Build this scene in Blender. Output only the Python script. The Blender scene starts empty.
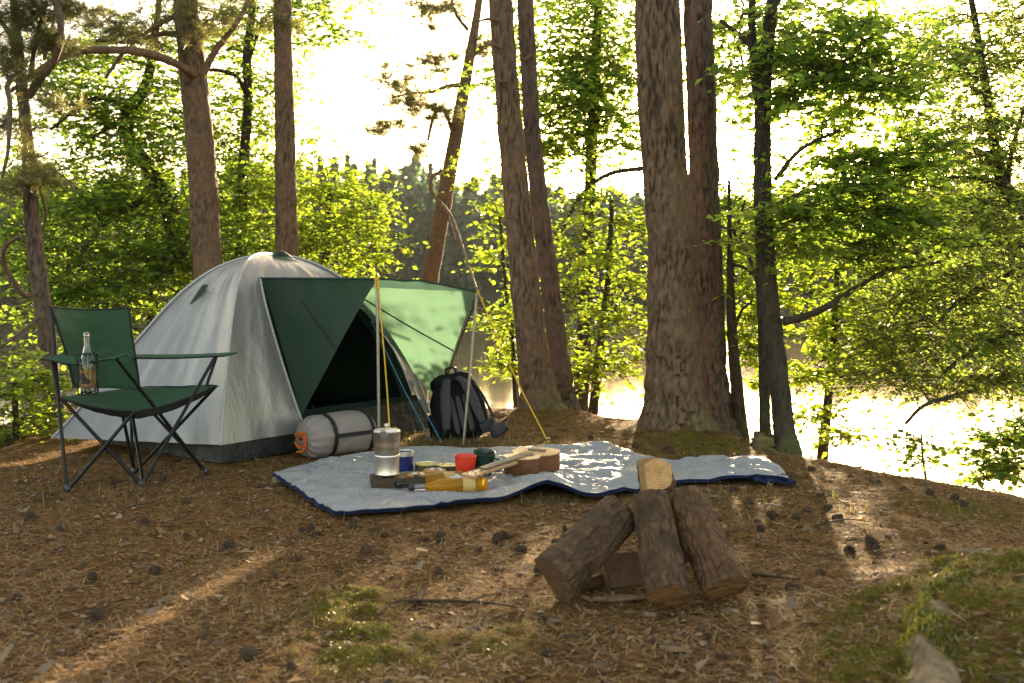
import bpy, math, random
import numpy as np
from mathutils import Vector, Matrix, noise

random.seed(7); RNG = np.random.default_rng(11)
SC = bpy.context.scene; COL = SC.collection
PI = math.pi
def V(*a): return Vector(a)

# ------------------------------------------------------------------ camera
CAM_Z = 0.95; F = 1000.0; PITCH = math.atan((341.5 - 285) / F)
cp, sp_ = math.cos(PITCH), math.sin(PITCH)
cam = bpy.data.cameras.new('camera'); camo = bpy.data.objects.new('camera', cam); COL.objects.link(camo)
camo.location = (0, 0, CAM_Z); camo.rotation_euler = (PI / 2 - PITCH, 0, 0)
cam.sensor_width = 36; cam.lens = 36 * F / 1024; cam.clip_start = 0.05; cam.clip_end = 3000
cam.dof.use_dof = True; cam.dof.focus_distance = 5.2; cam.dof.aperture_fstop = 4.0
SC.camera = camo

def P(px, py, Y):
    """photo position at ground distance Y metres -> point in the place"""
    x = (px - 512) / F; y = (341.5 - py) / F
    t = Y / (cp + y * sp_)
    return Vector((x * t, Y, CAM_Z + t * (y * cp - sp_)))

# ------------------------------------------------------------------ terrain
LAKE_Z = -2.3
PLATEAU = np.array([(8, -40), (5.2, -4), (3.9, 1), (3.0, 3.2), (2.37, 4.63), (1.99, 5.13), (1.66, 5.72), (1.42, 6.25), (1.1, 6.75), (.55, 7.45), (-.2, 7.85),
                    (-.9, 8.6), (-1.8, 9.7), (-3.0, 9.6), (-3.7, 8.4), (-3.55, 7.2), (-3.2, 6.3), (-3.0, 5.5), (-3.7, 4.6), (-5.5, 3), (-9, -3), (-12, -40)], float)

def hash2(i, j, s):
    n = (i * 374761393 + j * 668265263 + s * 982451653) & 0xFFFFFFFF
    n = ((n ^ (n >> 13)) * 1274126177) & 0xFFFFFFFF
    return ((n ^ (n >> 16)) & 0xFFFF) / 65535.0
def vn(x, y, s=0):
    x = np.asarray(x, float); y = np.asarray(y, float)
    i = np.floor(x).astype(np.int64); j = np.floor(y).astype(np.int64)
    u = x - i; v = y - j; u = u * u * (3 - 2 * u); v = v * v * (3 - 2 * v)
    return (hash2(i, j, s) * (1 - u) + hash2(i + 1, j, s) * u) * (1 - v) + (hash2(i, j + 1, s) * (1 - u) + hash2(i + 1, j + 1, s) * u) * v
def fbm(x, y, o=4, s=0):
    r = 0; a = .5
    for k in range(o):
        r = r + a * vn(x * 2 ** k + 17 * k, y * 2 ** k + 5 * k, s + k); a *= .5
    return r
def sdist(x, y):
    x = np.asarray(x, float); y = np.asarray(y, float)
    d = np.full(x.shape, 1e9); ins = np.zeros(x.shape, bool)
    n = len(PLATEAU)
    for k in range(n):
        a = PLATEAU[k]; b = PLATEAU[(k + 1) % n]; e = b - a
        t = np.clip(((x - a[0]) * e[0] + (y - a[1]) * e[1]) / (e @ e), 0, 1)
        d = np.minimum(d, np.hypot(x - a[0] - t * e[0], y - a[1] - t * e[1]))
        c = (a[1] > y) != (b[1] > y)
        ins ^= c & (x < (b[0] - a[0]) * (y - a[1]) / (b[1] - a[1] + 1e-12) + a[0])
    return np.where(ins, -d, d)
MOUNDS = [(1.07, 6.5, .55, .07), (.2, 7.35, .5, .05), (1.42, 2.45, .52, .27), (1.02, 2.05, .35, .11), (-2.9, 6.6, .5, .04), (-1.0, 2.2, .6, .03)]
def gz(x, y, detail=True):
    x = np.asarray(x, float); y = np.asarray(y, float)
    d = sdist(x, y)
    z = -.55 * .16 * np.log1p(np.exp(np.clip((d - .1) / .16, -30, 30)))
    z = np.maximum(z, -3.4)
    for mx, my, r, h in MOUNDS:
        z = z + h * np.exp(-((x - mx) ** 2 + (y - my) ** 2) / (r * r))
    near = np.clip((14 - np.hypot(x, y)) / 4, 0, 1)
    z = z + near * (.045 * (fbm(x * 1.3, y * 1.3, 3, 3) - .45))
    if detail:
        near2 = np.clip((11 - np.hypot(x, y)) / 3, 0, 1)
        z = z + near2 * (.024 * (fbm(x * 9, y * 9, 3, 9) - .45) + .017 * (fbm(x * 34, y * 34, 2, 21) - .4))
    D = np.hypot(x, y)
    rim = 232 + 12 * fbm(x / 60, y / 60, 3, 40)
    hill = np.clip(D - rim, 0, 400)
    lift = np.where(hill > 0, 1.3 + hill * (.06 + .05 * fbm(x / 90, y / 90, 2, 44)), 0)
    z = z + np.clip((D - rim + 8) / 8, 0, 1) * 1.3 + lift
    return z
def g1(x, y): return float(gz(np.array([x]), np.array([y]))[0])
def G(px, py, dz=0.0):
    """point where the sight line through a photo position meets the ground"""
    o = Vector((0, 0, CAM_Z)); r = P(px, py, 1.0) - o
    Ys = np.arange(1.4, 14, .012)
    hit = np.nonzero(CAM_Z + r.z * Ys < gz(r.x * Ys, Ys) + dz)[0]
    return o + r * float(Ys[hit[0]] if len(hit) else 14)

# ------------------------------------------------------------------ mesh helpers
def root_loc(p):
    v = Vector((0, 0, 0))
    while p is not None:
        v += p.location; p = p.parent
    return v
def link(name, me, mats, parent, smooth=True):
    for m in (mats if isinstance(mats, (list, tuple)) else [mats]): me.materials.append(m)
    if smooth and len(me.polygons): me.polygons.foreach_set('use_smooth', np.ones(len(me.polygons), bool))
    o = bpy.data.objects.new(name, me); COL.objects.link(o)
    if parent is not None: o.parent = parent
    return o
def np_mesh(name, v, f, mats, parent=None, mi=None, smooth=True, base=None):
    """v (N,3), f list of arrays (M,k)"""
    v = np.asarray(v, float)
    off = np.array(root_loc(parent)) if parent is not None else (np.array(base) if base is not None else np.zeros(3))
    v = v - off
    if not isinstance(f, list): f = [f]
    f = [np.asarray(q, np.int64) for q in f if len(q)]
    me = bpy.data.meshes.new(name)
    me.vertices.add(len(v)); me.vertices.foreach_set('co', v.ravel())
    nl = sum(q.size for q in f); npoly = sum(len(q) for q in f)
    me.loops.add(nl); me.loops.foreach_set('vertex_index', np.concatenate([q.ravel() for q in f]))
    me.polygons.add(npoly)
    tot = np.concatenate([np.full(len(q), q.shape[1]) for q in f])
    me.polygons.foreach_set('loop_start', np.concatenate([[0], np.cumsum(tot)[:-1]]))
    me.polygons.foreach_set('loop_total', tot)
    if mi is not None: me.polygons.foreach_set('material_index', np.asarray(mi, np.int32))
    me.update(calc_edges=True)
    o = link(name, me, mats, parent, smooth)
    if parent is None and base is not None: o.location = base
    return o

class MB:
    def __init__(s): s.v = []; s.f = []; s.m = []
    def add(s, vs, fs, m=0):
        b = len(s.v); s.v += [tuple(q) for q in vs]
        for q in fs: s.f.append(tuple(b + i for i in q)); s.m.append(m)
    def tube(s, pts, rad, n=10, cap=True, m=0, flat=1.0, updir=None):
        pts = [Vector(p) for p in pts]
        if not isinstance(rad, (list, tuple)): rad = [rad] * len(pts)
        vs = []; fs = []; ref = None
        for i, p in enumerate(pts):
            t = (pts[min(i + 1, len(pts) - 1)] - pts[max(i - 1, 0)]).normalized()
            if ref is None: ref = Vector(updir) if updir else (V(1, 0, 0) if abs(t.x) < .8 else V(0, 1, 0))
            a = (ref - t * ref.dot(t)).normalized(); b = t.cross(a); ref = a
            for k in range(n):
                w = 2 * PI * k / n
                vs.append(p + a * (rad[i] * math.cos(w)) + b * (rad[i] * flat * math.sin(w)))
        for i in range(len(pts) - 1):
            for k in range(n):
                fs.append((i * n + k, i * n + (k + 1) % n, (i + 1) * n + (k + 1) % n, (i + 1) * n + k))
        if cap:
            fs.append(tuple(range(n - 1, -1, -1))); fs.append(tuple((len(pts) - 1) * n + k for k in range(n)))
        s.add(vs, fs, m); return s
    def lathe(s, prof, n=32, mat=None, m=0, cap0=True, cap1=True):
        mat = mat or Matrix(); vs = []; fs = []
        for r, z in prof:
            for k in range(n):
                w = 2 * PI * k / n; vs.append(mat @ Vector((r * math.cos(w), r * math.sin(w), z)))
        for i in range(len(prof) - 1):
            for k in range(n): fs.append((i * n + k, i * n + (k + 1) % n, (i + 1) * n + (k + 1) % n, (i + 1) * n + k))
        if cap0: fs.append(tuple(range(n - 1, -1, -1)))
        if cap1: fs.append(tuple((len(prof) - 1) * n + k for k in range(n)))
        s.add(vs, fs, m); return s
    def grid(s, fn, nu, nv, m=0, closeu=False):
        vs = [fn(i / nu, j / nv) for j in range(nv + 1) for i in range(nu + (0 if closeu else 1))]
        w = nu if closeu else nu + 1; fs = []
        for j in range(nv):
            for i in range(nu):
                fs.append((j * w + i, j * w + (i + 1) % w, (j + 1) * w + (i + 1) % w, (j + 1) * w + i))
        s.add(vs, fs, m); return s
    def quad_strip(s, A, B, th=.002, m=0):
        """thin solid ribbon between two rails"""
        A = [Vector(a) for a in A]; B = [Vector(b) for b in B]; vs = []; fs = []
        for i in range(len(A)):
            t = A[min(i + 1, len(A) - 1)] - A[max(i - 1, 0)]
            n = t.cross(B[i] - A[i]).normalized() * th / 2
            vs += [A[i] + n, B[i] + n, B[i] - n, A[i] - n]
        for i in range(len(A) - 1):
            for k in range(4): fs.append((i * 4 + k, i * 4 + (k + 1) % 4, i * 4 + 4 + (k + 1) % 4, i * 4 + 4 + k))
        fs += [(3, 2, 1, 0), tuple(4 * (len(A) - 1) + k for k in range(4))]
        s.add(vs, fs, m); return s
    def sbox(s, mat, hx, hy, hz, e=.35, nu=28, nv=18, fn=None, m=0):
        def sg(v, p): return math.copysign(abs(v) ** p, v)
        def q(u, v):
            a = 2 * PI * u; b = -PI / 2 + PI * v
            p = Vector((hx * sg(math.cos(b), e) * sg(math.cos(a), e), hy * sg(math.cos(b), e) * sg(math.sin(a), e), hz * sg(math.sin(b), e)))
            if fn: p = fn(p)
            return mat @ p
        return s.grid(q, nu, nv, m, closeu=True)
    def prism(s, outline, h, mat=None, m=0, mside=None):
        mat = mat or Matrix(); n = len(outline)
        vs = [mat @ Vector((x, y, 0)) for x, y in outline] + [mat @ Vector((x, y, h)) for x, y in outline]
        s.add(vs, [tuple(range(n - 1, -1, -1)), tuple(range(n, 2 * n))], m)
        s.add(vs, [(k, (k + 1) % n, n + (k + 1) % n, n + k) for k in range(n)], m if mside is None else mside); return s
    def build(s, name, mats, parent=None, smooth=True, base=None, bevel=0, solid=0, sub=0):
        off = root_loc(parent) if parent is not None else (Vector(base) if base is not None else Vector((0, 0, 0)))
        me = bpy.data.meshes.new(name); me.from_pydata([tuple(Vector(q) - off) for q in s.v], [], s.f)
        if isinstance(mats, (list, tuple)): me.polygons.foreach_set('material_index', s.m)
        o = link(name, me, mats, parent, smooth)
        if parent is None and base is not None: o.location = base
        if solid:
            md = o.modifiers.new('solid', 'SOLIDIFY'); md.thickness = solid; md.offset = 0
        if bevel:
            md = o.modifiers.new('bevel', 'BEVEL'); md.width = bevel; md.segments = 2; md.limit_method = 'ANGLE'; md.angle_limit = .7
        if sub:
            md = o.modifiers.new('sub', 'SUBSURF'); md.levels = md.render_levels = sub
        if smooth:
            try: me.set_sharp_from_angle(angle=.75)
            except Exception: pass
        return o
def tag(o, label, cat, group=None, kind=None):
    if label: o['label'] = label
    if cat: o['category'] = cat
    if group: o['group'] = group
    if kind: o['kind'] = kind
    return o
def thing(name, label, cat, loc, group=None):
    o = bpy.data.objects.new(name, None); COL.objects.link(o); o.location = loc; o.empty_display_size = .1
    return tag(o, label, cat, group)
def crv(pts, n=10):
    """Catmull-Rom through points (Vectors, any dim)"""
    pts = [Vector(p) for p in pts]
    if len(pts) == 2: return [pts[0].lerp(pts[1], k / n) for k in range(n + 1)]
    out = []
    for i in range(len(pts) - 1):
        p0 = pts[i - 1] if i else pts[0] * 2 - pts[1]; p1 = pts[i]; p2 = pts[i + 1]
        p3 = pts[i + 2] if i + 2 < len(pts) else pts[-1] * 2 - pts[-2]
        for k in range(n):
            t = k / n
            out.append(.5 * ((2 * p1) + (p2 - p0) * t + (2 * p0 - 5 * p1 + 4 * p2 - p3) * t * t + (3 * p1 - p0 - 3 * p2 + p3) * t ** 3))
    out.append(pts[-1].copy()); return out

# ------------------------------------------------------------------ materials
class N:
    def __init__(s, name):
        s.mat = bpy.data.materials.new(name); s.mat.use_nodes = True; s.t = s.mat.node_tree; s.t.nodes.clear()
        s.out = s.n('ShaderNodeOutputMaterial')
    def n(s, typ, **kw):
        o = s.t.nodes.new(typ)
        for k, v in kw.items():
            if k.startswith('i_'):
                k2 = k[2:].replace('_', ' ')
                o.inputs[k2].default_value = v
            else: setattr(o, k, v)
        return o
    def l(s, a, b): s.t.links.new(a, b)
    def pos(s, scale=(1, 1, 1)):
        c = s.n('ShaderNodeTexCoord'); m = s.n('ShaderNodeMapping'); m.inputs['Scale'].default_value = scale
        s.l(c.outputs['Object'], m.inputs['Vector']); return m.outputs['Vector']
    def noise(s, vec, scale, detail=4, rough=.55, dist=0):
        q = s.n('ShaderNodeTexNoise'); q.inputs['Scale'].default_value = scale; q.inputs['Detail'].default_value = detail
        q.inputs['Roughness'].default_value = rough; q.inputs['Distortion'].default_value = dist
        s.l(vec, q.inputs['Vector']); return q.outputs['Fac']
    def ramp(s, fac, stops, interp='LINEAR'):
        r = s.n('ShaderNodeValToRGB'); r.color_ramp.interpolation = interp
        e = r.color_ramp.elements
        while len(e) < len(stops): e.new(.5)
        for q, (p, c) in zip(e, stops):
            q.position = p; q.color = (c if len(c) == 4 else (*c, 1)) if not isinstance(c, (int, float)) else (c, c, c, 1)
        s.l(fac, r.inputs['Fac']); return r.outputs['Color']
    def mix(s, fac, a, b, blend='MIX'):
        m = s.n('ShaderNodeMix', data_type='RGBA', blend_type=blend)
        for sock, val in ((m.inputs[0], fac), (m.inputs[6], a), (m.inputs[7], b)):
            if hasattr(val, 'links') or hasattr(val, 'is_linked'): s.l(val, sock)
            else: sock.default_value = val if isinstance(val, (int, float)) else (*val, 1)
        return m.outputs[2]
    def math(s, op, a, b=0):
        m = s.n('ShaderNodeMath', operation=op)
        for sock, val in ((m.inputs[0], a), (m.inputs[1], b)):
            if hasattr(val, 'is_linked'): s.l(val, sock)
            else: sock.default_value = val
        return m.outputs[0]
    def bump(s, h, strength=.5, dist=.01, normal=None):
        b = s.n('ShaderNodeBump'); b.inputs['Strength'].default_value = strength; b.inputs['Distance'].default_value = dist
        s.l(h, b.inputs['Height'])
        if normal is not None: s.l(normal, b.inputs['Normal'])
        return b.outputs['Normal']
    def bsdf(s, color, rough=.6, metal=0, spec=.5, normal=None, **kw):
        b = s.n('ShaderNodeBsdfPrincipled')
        for nm, val in (('Base Color', color), ('Roughness', rough), ('Metallic', metal), ('Specular IOR Level', spec)):
            if hasattr(val, 'is_linked'): s.l(val, b.inputs[nm])
            else: b.inputs[nm].default_value = val if isinstance(val, (int, float)) else (*val, 1)
        for k, v in kw.items(): b.inputs[k.replace('_', ' ')].default_value = v
        if normal is not None: s.l(normal, b.inputs['Normal'])
        return b.outputs[0]
    def done(s, sh): s.l(sh, s.out.inputs['Surface']); return s.mat
def c3(c, k): return tuple(min(1, q * k) for q in c)

def m_plain(name, col, rough=.6, metal=0, spec=.5, var=.25, sc=30, bump=.15, dist=.002, **kw):
    m = N(name); p = m.pos(); f = m.noise(p, sc, 4)
    return m.done(m.bsdf(m.ramp(f, [(.3, c3(col, 1 - var)), (.7, c3(col, 1 + var))]), rough, metal, spec, m.bump(f, bump, dist), **kw))
def m_leaf(name, dark, light, tr, mixf=.5, rough=.42, spec=.45):
    m = N(name); g = m.n('ShaderNodeNewGeometry'); r = g.outputs['Random Per Island']
    col = m.ramp(r, [(0, dark), (1, light)])
    a = m.bsdf(col, rough, 0, spec)
    t = m.n('ShaderNodeBsdfTranslucent'); m.l(m.ramp(r, [(0, c3(tr, .6)), (.55, tr), (1, (tr[0] * 1.35, tr[1] * 1.08, tr[2]))]), t.inputs['Color'])
    x = m.n('ShaderNodeMixShader'); x.inputs[0].default_value = mixf
    m.l(a, x.inputs[1]); m.l(t.outputs[0], x.inputs[2]); return m.done(x.outputs[0])
def m_bark(name, plate, plate2, crack, moss=0.0, sc=26):
    m = N(name); p = m.pos((1, 1, .42)); a = m.n('ShaderNodeAttribute', attribute_name='crack').outputs['Fac']
    f = m.noise(p, sc, 6, .65); f2 = m.noise(m.pos((1, 1, .2)), 6, 4, .6)
    fine = m.noise(m.pos((1, 1, 1.4)), 95, 4, .7)
    col = m.mix(f2, plate, plate2); col = m.mix(m.ramp(f, [(.35, 0.0), (.75, .75)]), col, c3(plate2, 1.5))
    col = m.mix(m.ramp(fine, [(.35, .45), (.6, 0.0)]), col, crack)
    sc_ = m.n('ShaderNodeTexVoronoi'); sc_.inputs['Scale'].default_value = 42; m.l(m.pos((1, 1, .55)), sc_.inputs['Vector'])
    rr_ = m.n('ShaderNodeSeparateColor'); m.l(sc_.outputs['Color'], rr_.inputs[0])
    col = m.mix(m.ramp(rr_.outputs[0], [(.2, 0.0), (.95, .55)]), col, c3(plate, 1.35)); col = m.mix(m.ramp(rr_.outputs[1], [(.6, 0.0), (1, .5)]), col, c3(plate2, .55))
    col = m.mix(m.math('MULTIPLY', a, m.ramp(f2, [(.3, .55), (.55, .95)])), col, crack)
    if moss:
        z = m.n('ShaderNodeSeparateXYZ'); m.l(m.pos(), z.inputs[0])
        mm = m.math('MULTIPLY', m.ramp(m.math('ADD', z.outputs[2], m.math('MULTIPLY', f2, .5)), [(.18, 1.0), (.6, 0.0)]), m.ramp(f2, [(.42, 0.0), (.6, moss)]))
        col = m.mix(mm, col, (.10, .12, .02))
    h = m.math('SUBTRACT', m.math('ADD', m.math('MULTIPLY', f, .6), m.math('ADD', m.math('MULTIPLY', fine, .35), m.math('MULTIPLY', rr_.outputs[0], .35))), m.math('MULTIPLY', a, 1.3))
    return m.done(m.bsdf(col, .85, 0, .25, m.bump(h, .8, .012)))
def m_wood(name, a, b, sc=(6, 60, 60), rough=.55, rings=0):
    m = N(name); p = m.pos(sc); f = m.noise(p, 1.0, 5, .6, .4); f2 = m.noise(m.pos(), 35, 5, .6)
    col = m.ramp(f, [(.3, a), (.7, b)]); col = m.mix(m.ramp(f2, [(.45, 0.0), (.7, .45)]), col, c3(a, .6))
    if rings:
        at_ = m.n('ShaderNodeAttribute', attribute_name='ring').outputs['Fac']
        ph = m.math('ADD', m.math('MULTIPLY', at_, rings), m.math('MULTIPLY', f2, 5.0)); sn = m.math('SINE', ph)
        col = m.mix(m.ramp(sn, [(.45, 0.0), (.95, .55)]), col, c3(a, .45)); col = m.mix(m.ramp(m.math('MULTIPLY', at_, 14.0), [(.80, 0.0), (.97, .7)]), col, c3(a, .3))
    return m.done(m.bsdf(col, rough, 0, .4, m.bump(f, .25, .003)))
def m_fabric(name, col, rough=.8, weave=900, fold=9, bump=.4, dist=.006, metal=0, var=.2, trans=None, tmix=.4, spec=.3, stretch=(1, 1, 1), sheen=0):
    m = N(name); f = m.noise(m.pos(stretch), fold, 4, .6, .6); f2 = m.noise(m.pos(), 90, 3, .6)
    h = m.math('ADD', f, m.math('MULTIPLY', f2, .12))
    nrm = m.bump(h, bump, dist)
    c = m.ramp(f2, [(.3, c3(col, 1 - var)), (.7, c3(col, 1 + var))])
    s = m.bsdf(c, rough, metal, spec, nrm)
    if trans:
        t = m.n('ShaderNodeBsdfTranslucent'); t.inputs['Color'].default_value = (*trans, 1); m.l(nrm, t.inputs['Normal'])
        x = m.n('ShaderNodeMixShader'); x.inputs[0].default_value = tmix; m.l(s, x.inputs[1]); m.l(t.outputs[0], x.inputs[2]); s = x.outputs[0]
    return m.done(s)
def m_glass(name, col=(1, 1, 1), rough=.03, ior=1.45):
    m = N(name); b = m.bsdf(col, rough, 0, .5); q = b.node; q.inputs['Transmission Weight'].default_value = 1; q.inputs['IOR'].default_value = ior
    return m.done(b)

def m_ground():
    m = N('forest_floor'); p = m.pos()
    big = m.noise(p, 1.1, 5, .6); mid = m.noise(p, 7, 5, .65); fine = m.noise(p, 55, 5, .7, .6)
    st1 = m.noise(m.pos((1, .18, 1)), 130, 3, .7, 1.6); st2 = m.noise(m.pos((.22, 1, 1)), 120, 3, .7, 1.8); st3 = m.noise(p, 210, 3, .7, 2.5)
    col = m.ramp(fine, [(.34, (.030, .016, .008)), (.5, (.225, .106, .038)), (.68, (.46, .25, .095))])
    col = m.mix(m.ramp(mid, [(.36, .7), (.50, 0.0)]), col, (.058, .031, .015))
    st = m.math('MAXIMUM', m.ramp(st1, [(.58, 0.0), (.68, 1.0)]), m.ramp(st2, [(.58, 0.0), (.68, 1.0)]))
    col = m.mix(m.math('MULTIPLY', st, m.ramp(big, [(.35, .35), (.65, .8)])), col, (.34, .19, .080))
    col = m.mix(m.ramp(st3, [(.6, 0.0), (.7, .6)]), col, (.40, .25, .12))
    ms = m.n('ShaderNodeAttribute', attribute_name='moss').outputs['Fac']
    mf = m.math('MULTIPLY', ms, m.ramp(m.noise(p, 26, 4, .7), [(.36, 0.0), (.56, 1.0)]))
    mcol = m.ramp(m.noise(p, 90, 4, .7), [(.3, (.065, .062, .010)), (.7, (.22, .20, .028))])
    col = m.mix(mf, col, mcol)
    ln = m.n('ShaderNodeVectorMath', operation='LENGTH'); m.l(p, ln.inputs[0])
    fc = m.ramp(m.noise(p, .25, 4, .7), [(.3, (.016, .030, .014)), (.7, (.035, .058, .024))])
    far = m.math('GREATER_THAN', ln.outputs['Value'], 215.0)
    col = m.mix(far, col, fc)
    h = m.math('ADD', m.math('ADD', m.math('MULTIPLY', fine, 1.0), m.math('MULTIPLY', st, .35)), m.math('ADD', m.math('MULTIPLY', mid, 1.2), m.math('MULTIPLY', st3, .3)))
    return m.done(m.bsdf(col, .95, 0, .05, m.bump(h, 1.0, .022)))
def m_water():
    m = N('lake_water'); f = m.noise(m.pos((1, .55, 1)), .55, 3, .55, .3); f2 = m.noise(m.pos((1, .5, 1)), 3.2, 3, .6, .4)
    h = m.math('ADD', f, m.math('MULTIPLY', f2, .16))
    b = m.bsdf((.030, .030, .014), .06, 0, .5, m.bump(h, .055, .10)); b.node.inputs['IOR'].default_value = 1.33
    return m.done(b)

M = {}
M['ground'] = m_ground(); M['water'] = m_water()
M['pine_bark'] = m_bark('pine_bark', (.165, .096, .056), (.112, .070, .045), (.020, .013, .008), .0)
M['pine_bark_moss'] = m_bark('pine_bark_moss', (.165, .096, .056), (.112, .070, .045), (.020, .013, .008), .8)
M['dark_pine_bark'] = m_bark('dark_pine_bark', (.135, .085, .062), (.09, .062, .048), (.018, .012, .008), .3)
M['dark_bark'] = m_bark('dark_bark', (.055, .040, .026), (.035, .028, .018), (.012, .010, .007), .7, 34)
M['orange_bark'] = m_bark('orange_bark', (.17, .098, .06), (.12, .075, .05), (.05, .03, .02), 0, 30)
M['twig'] = m_plain('twig', (.05, .035, .022), .85, 0, .2, .3, 40)
M['twig_pale'] = m_plain('twig_pale', (.16, .10, .06), .85, 0, .2, .3, 40)
M['oak_leaf'] = m_leaf('oak_leaf', (.030, .058, .012), (.070, .105, .020), (.36, .58, .075), .60)
M['bright_leaf'] = m_leaf('bright_leaf', (.055, .085, .012), (.11, .13, .022), (.40, .60, .06), .60)
M['birch_leaf'] = m_leaf('birch_leaf', (.06, .09, .018), (.11, .135, .03), (.42, .60, .11), .62)
M['needle'] = m_leaf('needle', (.030, .045, .016), (.085, .095, .03), (.36, .36, .10), .35)
M['far_leaf'] = m_leaf('far_leaf', (.022, .048, .026), (.045, .080, .036), (.12, .26, .12), .38)
# tent and gear
M['silver'] = m_fabric('silver_coated_fabric', (.31, .295, .28), .38, fold=5.5, bump=.36, dist=.028, metal=.55, stretch=(1, 1, .38), var=.08, trans=(.5, .48, .42), tmix=.10, spec=.5)
M['tent_green'] = m_fabric('green_nylon', (.004, .019, .016), .6, fold=6, bump=.35, dist=.012, var=.1, trans=(.27, .54, .37), tmix=.17, spec=.4)
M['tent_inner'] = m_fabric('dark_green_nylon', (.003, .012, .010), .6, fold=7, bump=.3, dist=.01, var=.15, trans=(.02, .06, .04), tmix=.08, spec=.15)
M['black_tarp'] = m_fabric('black_groundsheet', (.009, .009, .009), .5, fold=14, bump=.8, dist=.02, var=.2, spec=.4)
M['seam'] = m_fabric('grey_seam_tape', (.36, .36, .35), .5, fold=30, bump=.2, metal=.3)
M['black_strap'] = m_fabric('black_webbing', (.012, .012, .013), .6, fold=60, bump=.3, dist=.002)
M['steel_pole'] = m_plain('steel_pole', (.30, .27, .23), .38, .8, .5, .2, 25)
M['yellow_rope'] = m_fabric('yellow_rope', (.62, .36, .03), .7, fold=300, bump=.5, dist=.002)
M['blue_cord'] = m_fabric('blue_cord', (.025, .17, .27), .6, fold=300, bump=.4, dist=.002)
M['chair_green'] = m_fabric('green_canvas', (.020, .075, .034), .75, fold=14, bump=.45, dist=.008, var=.2, trans=(.05, .20, .07), tmix=.14)
M['black_edge'] = m_fabric('black_binding', (.010, .011, .010), .7, fold=80, bump=.2, dist=.002)
M['black_tube'] = m_plain('black_painted_tube', (.006, .006, .006), .4, 0, .25, .2, 40)
M['bag_grey'] = m_fabric('grey_nylon_sack', (.225, .188, .17), .62, fold=16, bump=.55, dist=.010, var=.08, spec=.35)
M['orange_cord'] = m_fabric('orange_cord', (.42, .085, .012), .65, fold=120, bump=.3, dist=.003)
M['pack_black'] = m_fabric('black_pack_cloth', (.005, .005, .005), .7, fold=24, bump=.5, dist=.008, var=.3, spec=.15)
M['pack_grey'] = m_fabric('grey_mesh_padding', (.040, .039, .038), .75, fold=45, bump=.4, dist=.004, var=.3)
M['blanket_silver'] = m_fabric('silver_blanket_face', (.29, .283, .278), .52, fold=9, bump=.8, dist=.045, metal=.12, stretch=(1, .6, 1), var=.06, spec=.25)
M['navy'] = m_fabric('navy_fleece', (.007, .015, .050), .85, fold=26, bump=.5, dist=.006, var=.3)
M['steel'] = m_plain('brushed_steel', (.56, .52, .46), .30, 1, .5, .1, 60, .08, .001)
M['steel_light'] = m_plain('brushed_aluminium', (.74, .71, .66), .34, 1, .5, .08, 60, .08, .001)
M['black_plastic'] = m_plain('black_plastic', (.012, .012, .014), .35, 0, .5, .2, 40, .05)
M['red'] = m_plain('red_plastic', (.66, .045, .018), .35, 0, .5, .05, 20, .03, subsurface=0) if False else m_plain('red_plastic', (.68, .040, .015), .38, 0, .5, .05, 20, .03)
M['dark_green'] = m_plain('dark_green_enamel', (.008, .030, .022), .3, 0, .5, .15, 20, .03)
M['blue_enamel'] = m_plain('blue_enamel', (.004, .016, .105), .25, 0, .5, .12, 20, .03)
M['tin_gold'] = m_plain('gold_tin_lid', (.70, .55, .30), .35, .9, .5, .1, 60, .1)
M['tin_label'] = m_plain('olive_can_label', (.055, .060, .022), .5, 0, .4, .3, 30, .05)
M['dark_board'] = m_wood('dark_walnut_board', (.030, .018, .010), (.075, .045, .022))
M['paper'] = m_fabric('brown_paper', (.46, .31, .18), .85, fold=30, bump=.6, dist=.006, var=.12)
M['white_paper'] = m_fabric('white_paper', (.72, .69, .63), .75, fold=26, bump=.6, dist=.006, var=.05, trans=(.7, .68, .6), tmix=.2)
M['crust'] = m_plain('bread_crust', (.48, .22, .06), .6, 0, .35, .45, 34, .4, .004)
M['label_white'] = m_plain('bottle_label', (.52, .34, .12), .7, 0, .3, .12, 50, .05)
M['brown_label'] = m_plain('brown_bottle_label', (.30, .17, .065), .7, 0, .3, .45, 40, .05)
M['glass'] = m_glass('clear_glass'); 
def m_juice():
    m = N('golden_drink'); b = m.bsdf((1, .55, .04), .06, 0, .5); q = b.node; q.inputs['Transmission Weight'].default_value = 1; q.inputs['IOR'].default_value = 1.2
    t = m.n('ShaderNodeBsdfTranslucent'); t.inputs['Color'].default_value = (.95, .50, .03, 1); d = m.bsdf((.85, .46, .05), .12, 0, .6)
    x = m.n('ShaderNodeMixShader'); x.inputs[0].default_value = .4; m.l(t.outputs[0], x.inputs[1]); m.l(d, x.inputs[2])
    y = m.n('ShaderNodeMixShader'); y.inputs[0].default_value = .5; m.l(b, y.inputs[1]); m.l(x.outputs[0], y.inputs[2]); return m.done(y.outputs[0])
M['juice'] = m_juice()
M['uke_top'] = m_wood('spruce_top', (.50, .30, .15), (.64, .42, .23), (60, 6, 60), .4)
M['uke_side'] = m_wood('mahogany_side', (.12, .040, .018), (.18, .065, .028), (10, 60, 60), .35)
M['uke_neck'] = m_wood('neck_wood', (.40, .23, .12), (.52, .32, .18), (8, 60, 60), .45)
M['fretboard'] = m_wood('fretboard_wood', (.15, .10, .065), (.22, .15, .10), (8, 60, 60), .5)
M['log_bark'] = m_bark('log_bark', (.125, .066, .034), (.072, .042, .024), (.022, .014, .009), 0, 42)
M['log_bark_red'] = m_bark('log_bark_red', (.17, .078, .033), (.085, .047, .026), (.018, .011, .007), 0, 30)
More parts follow.
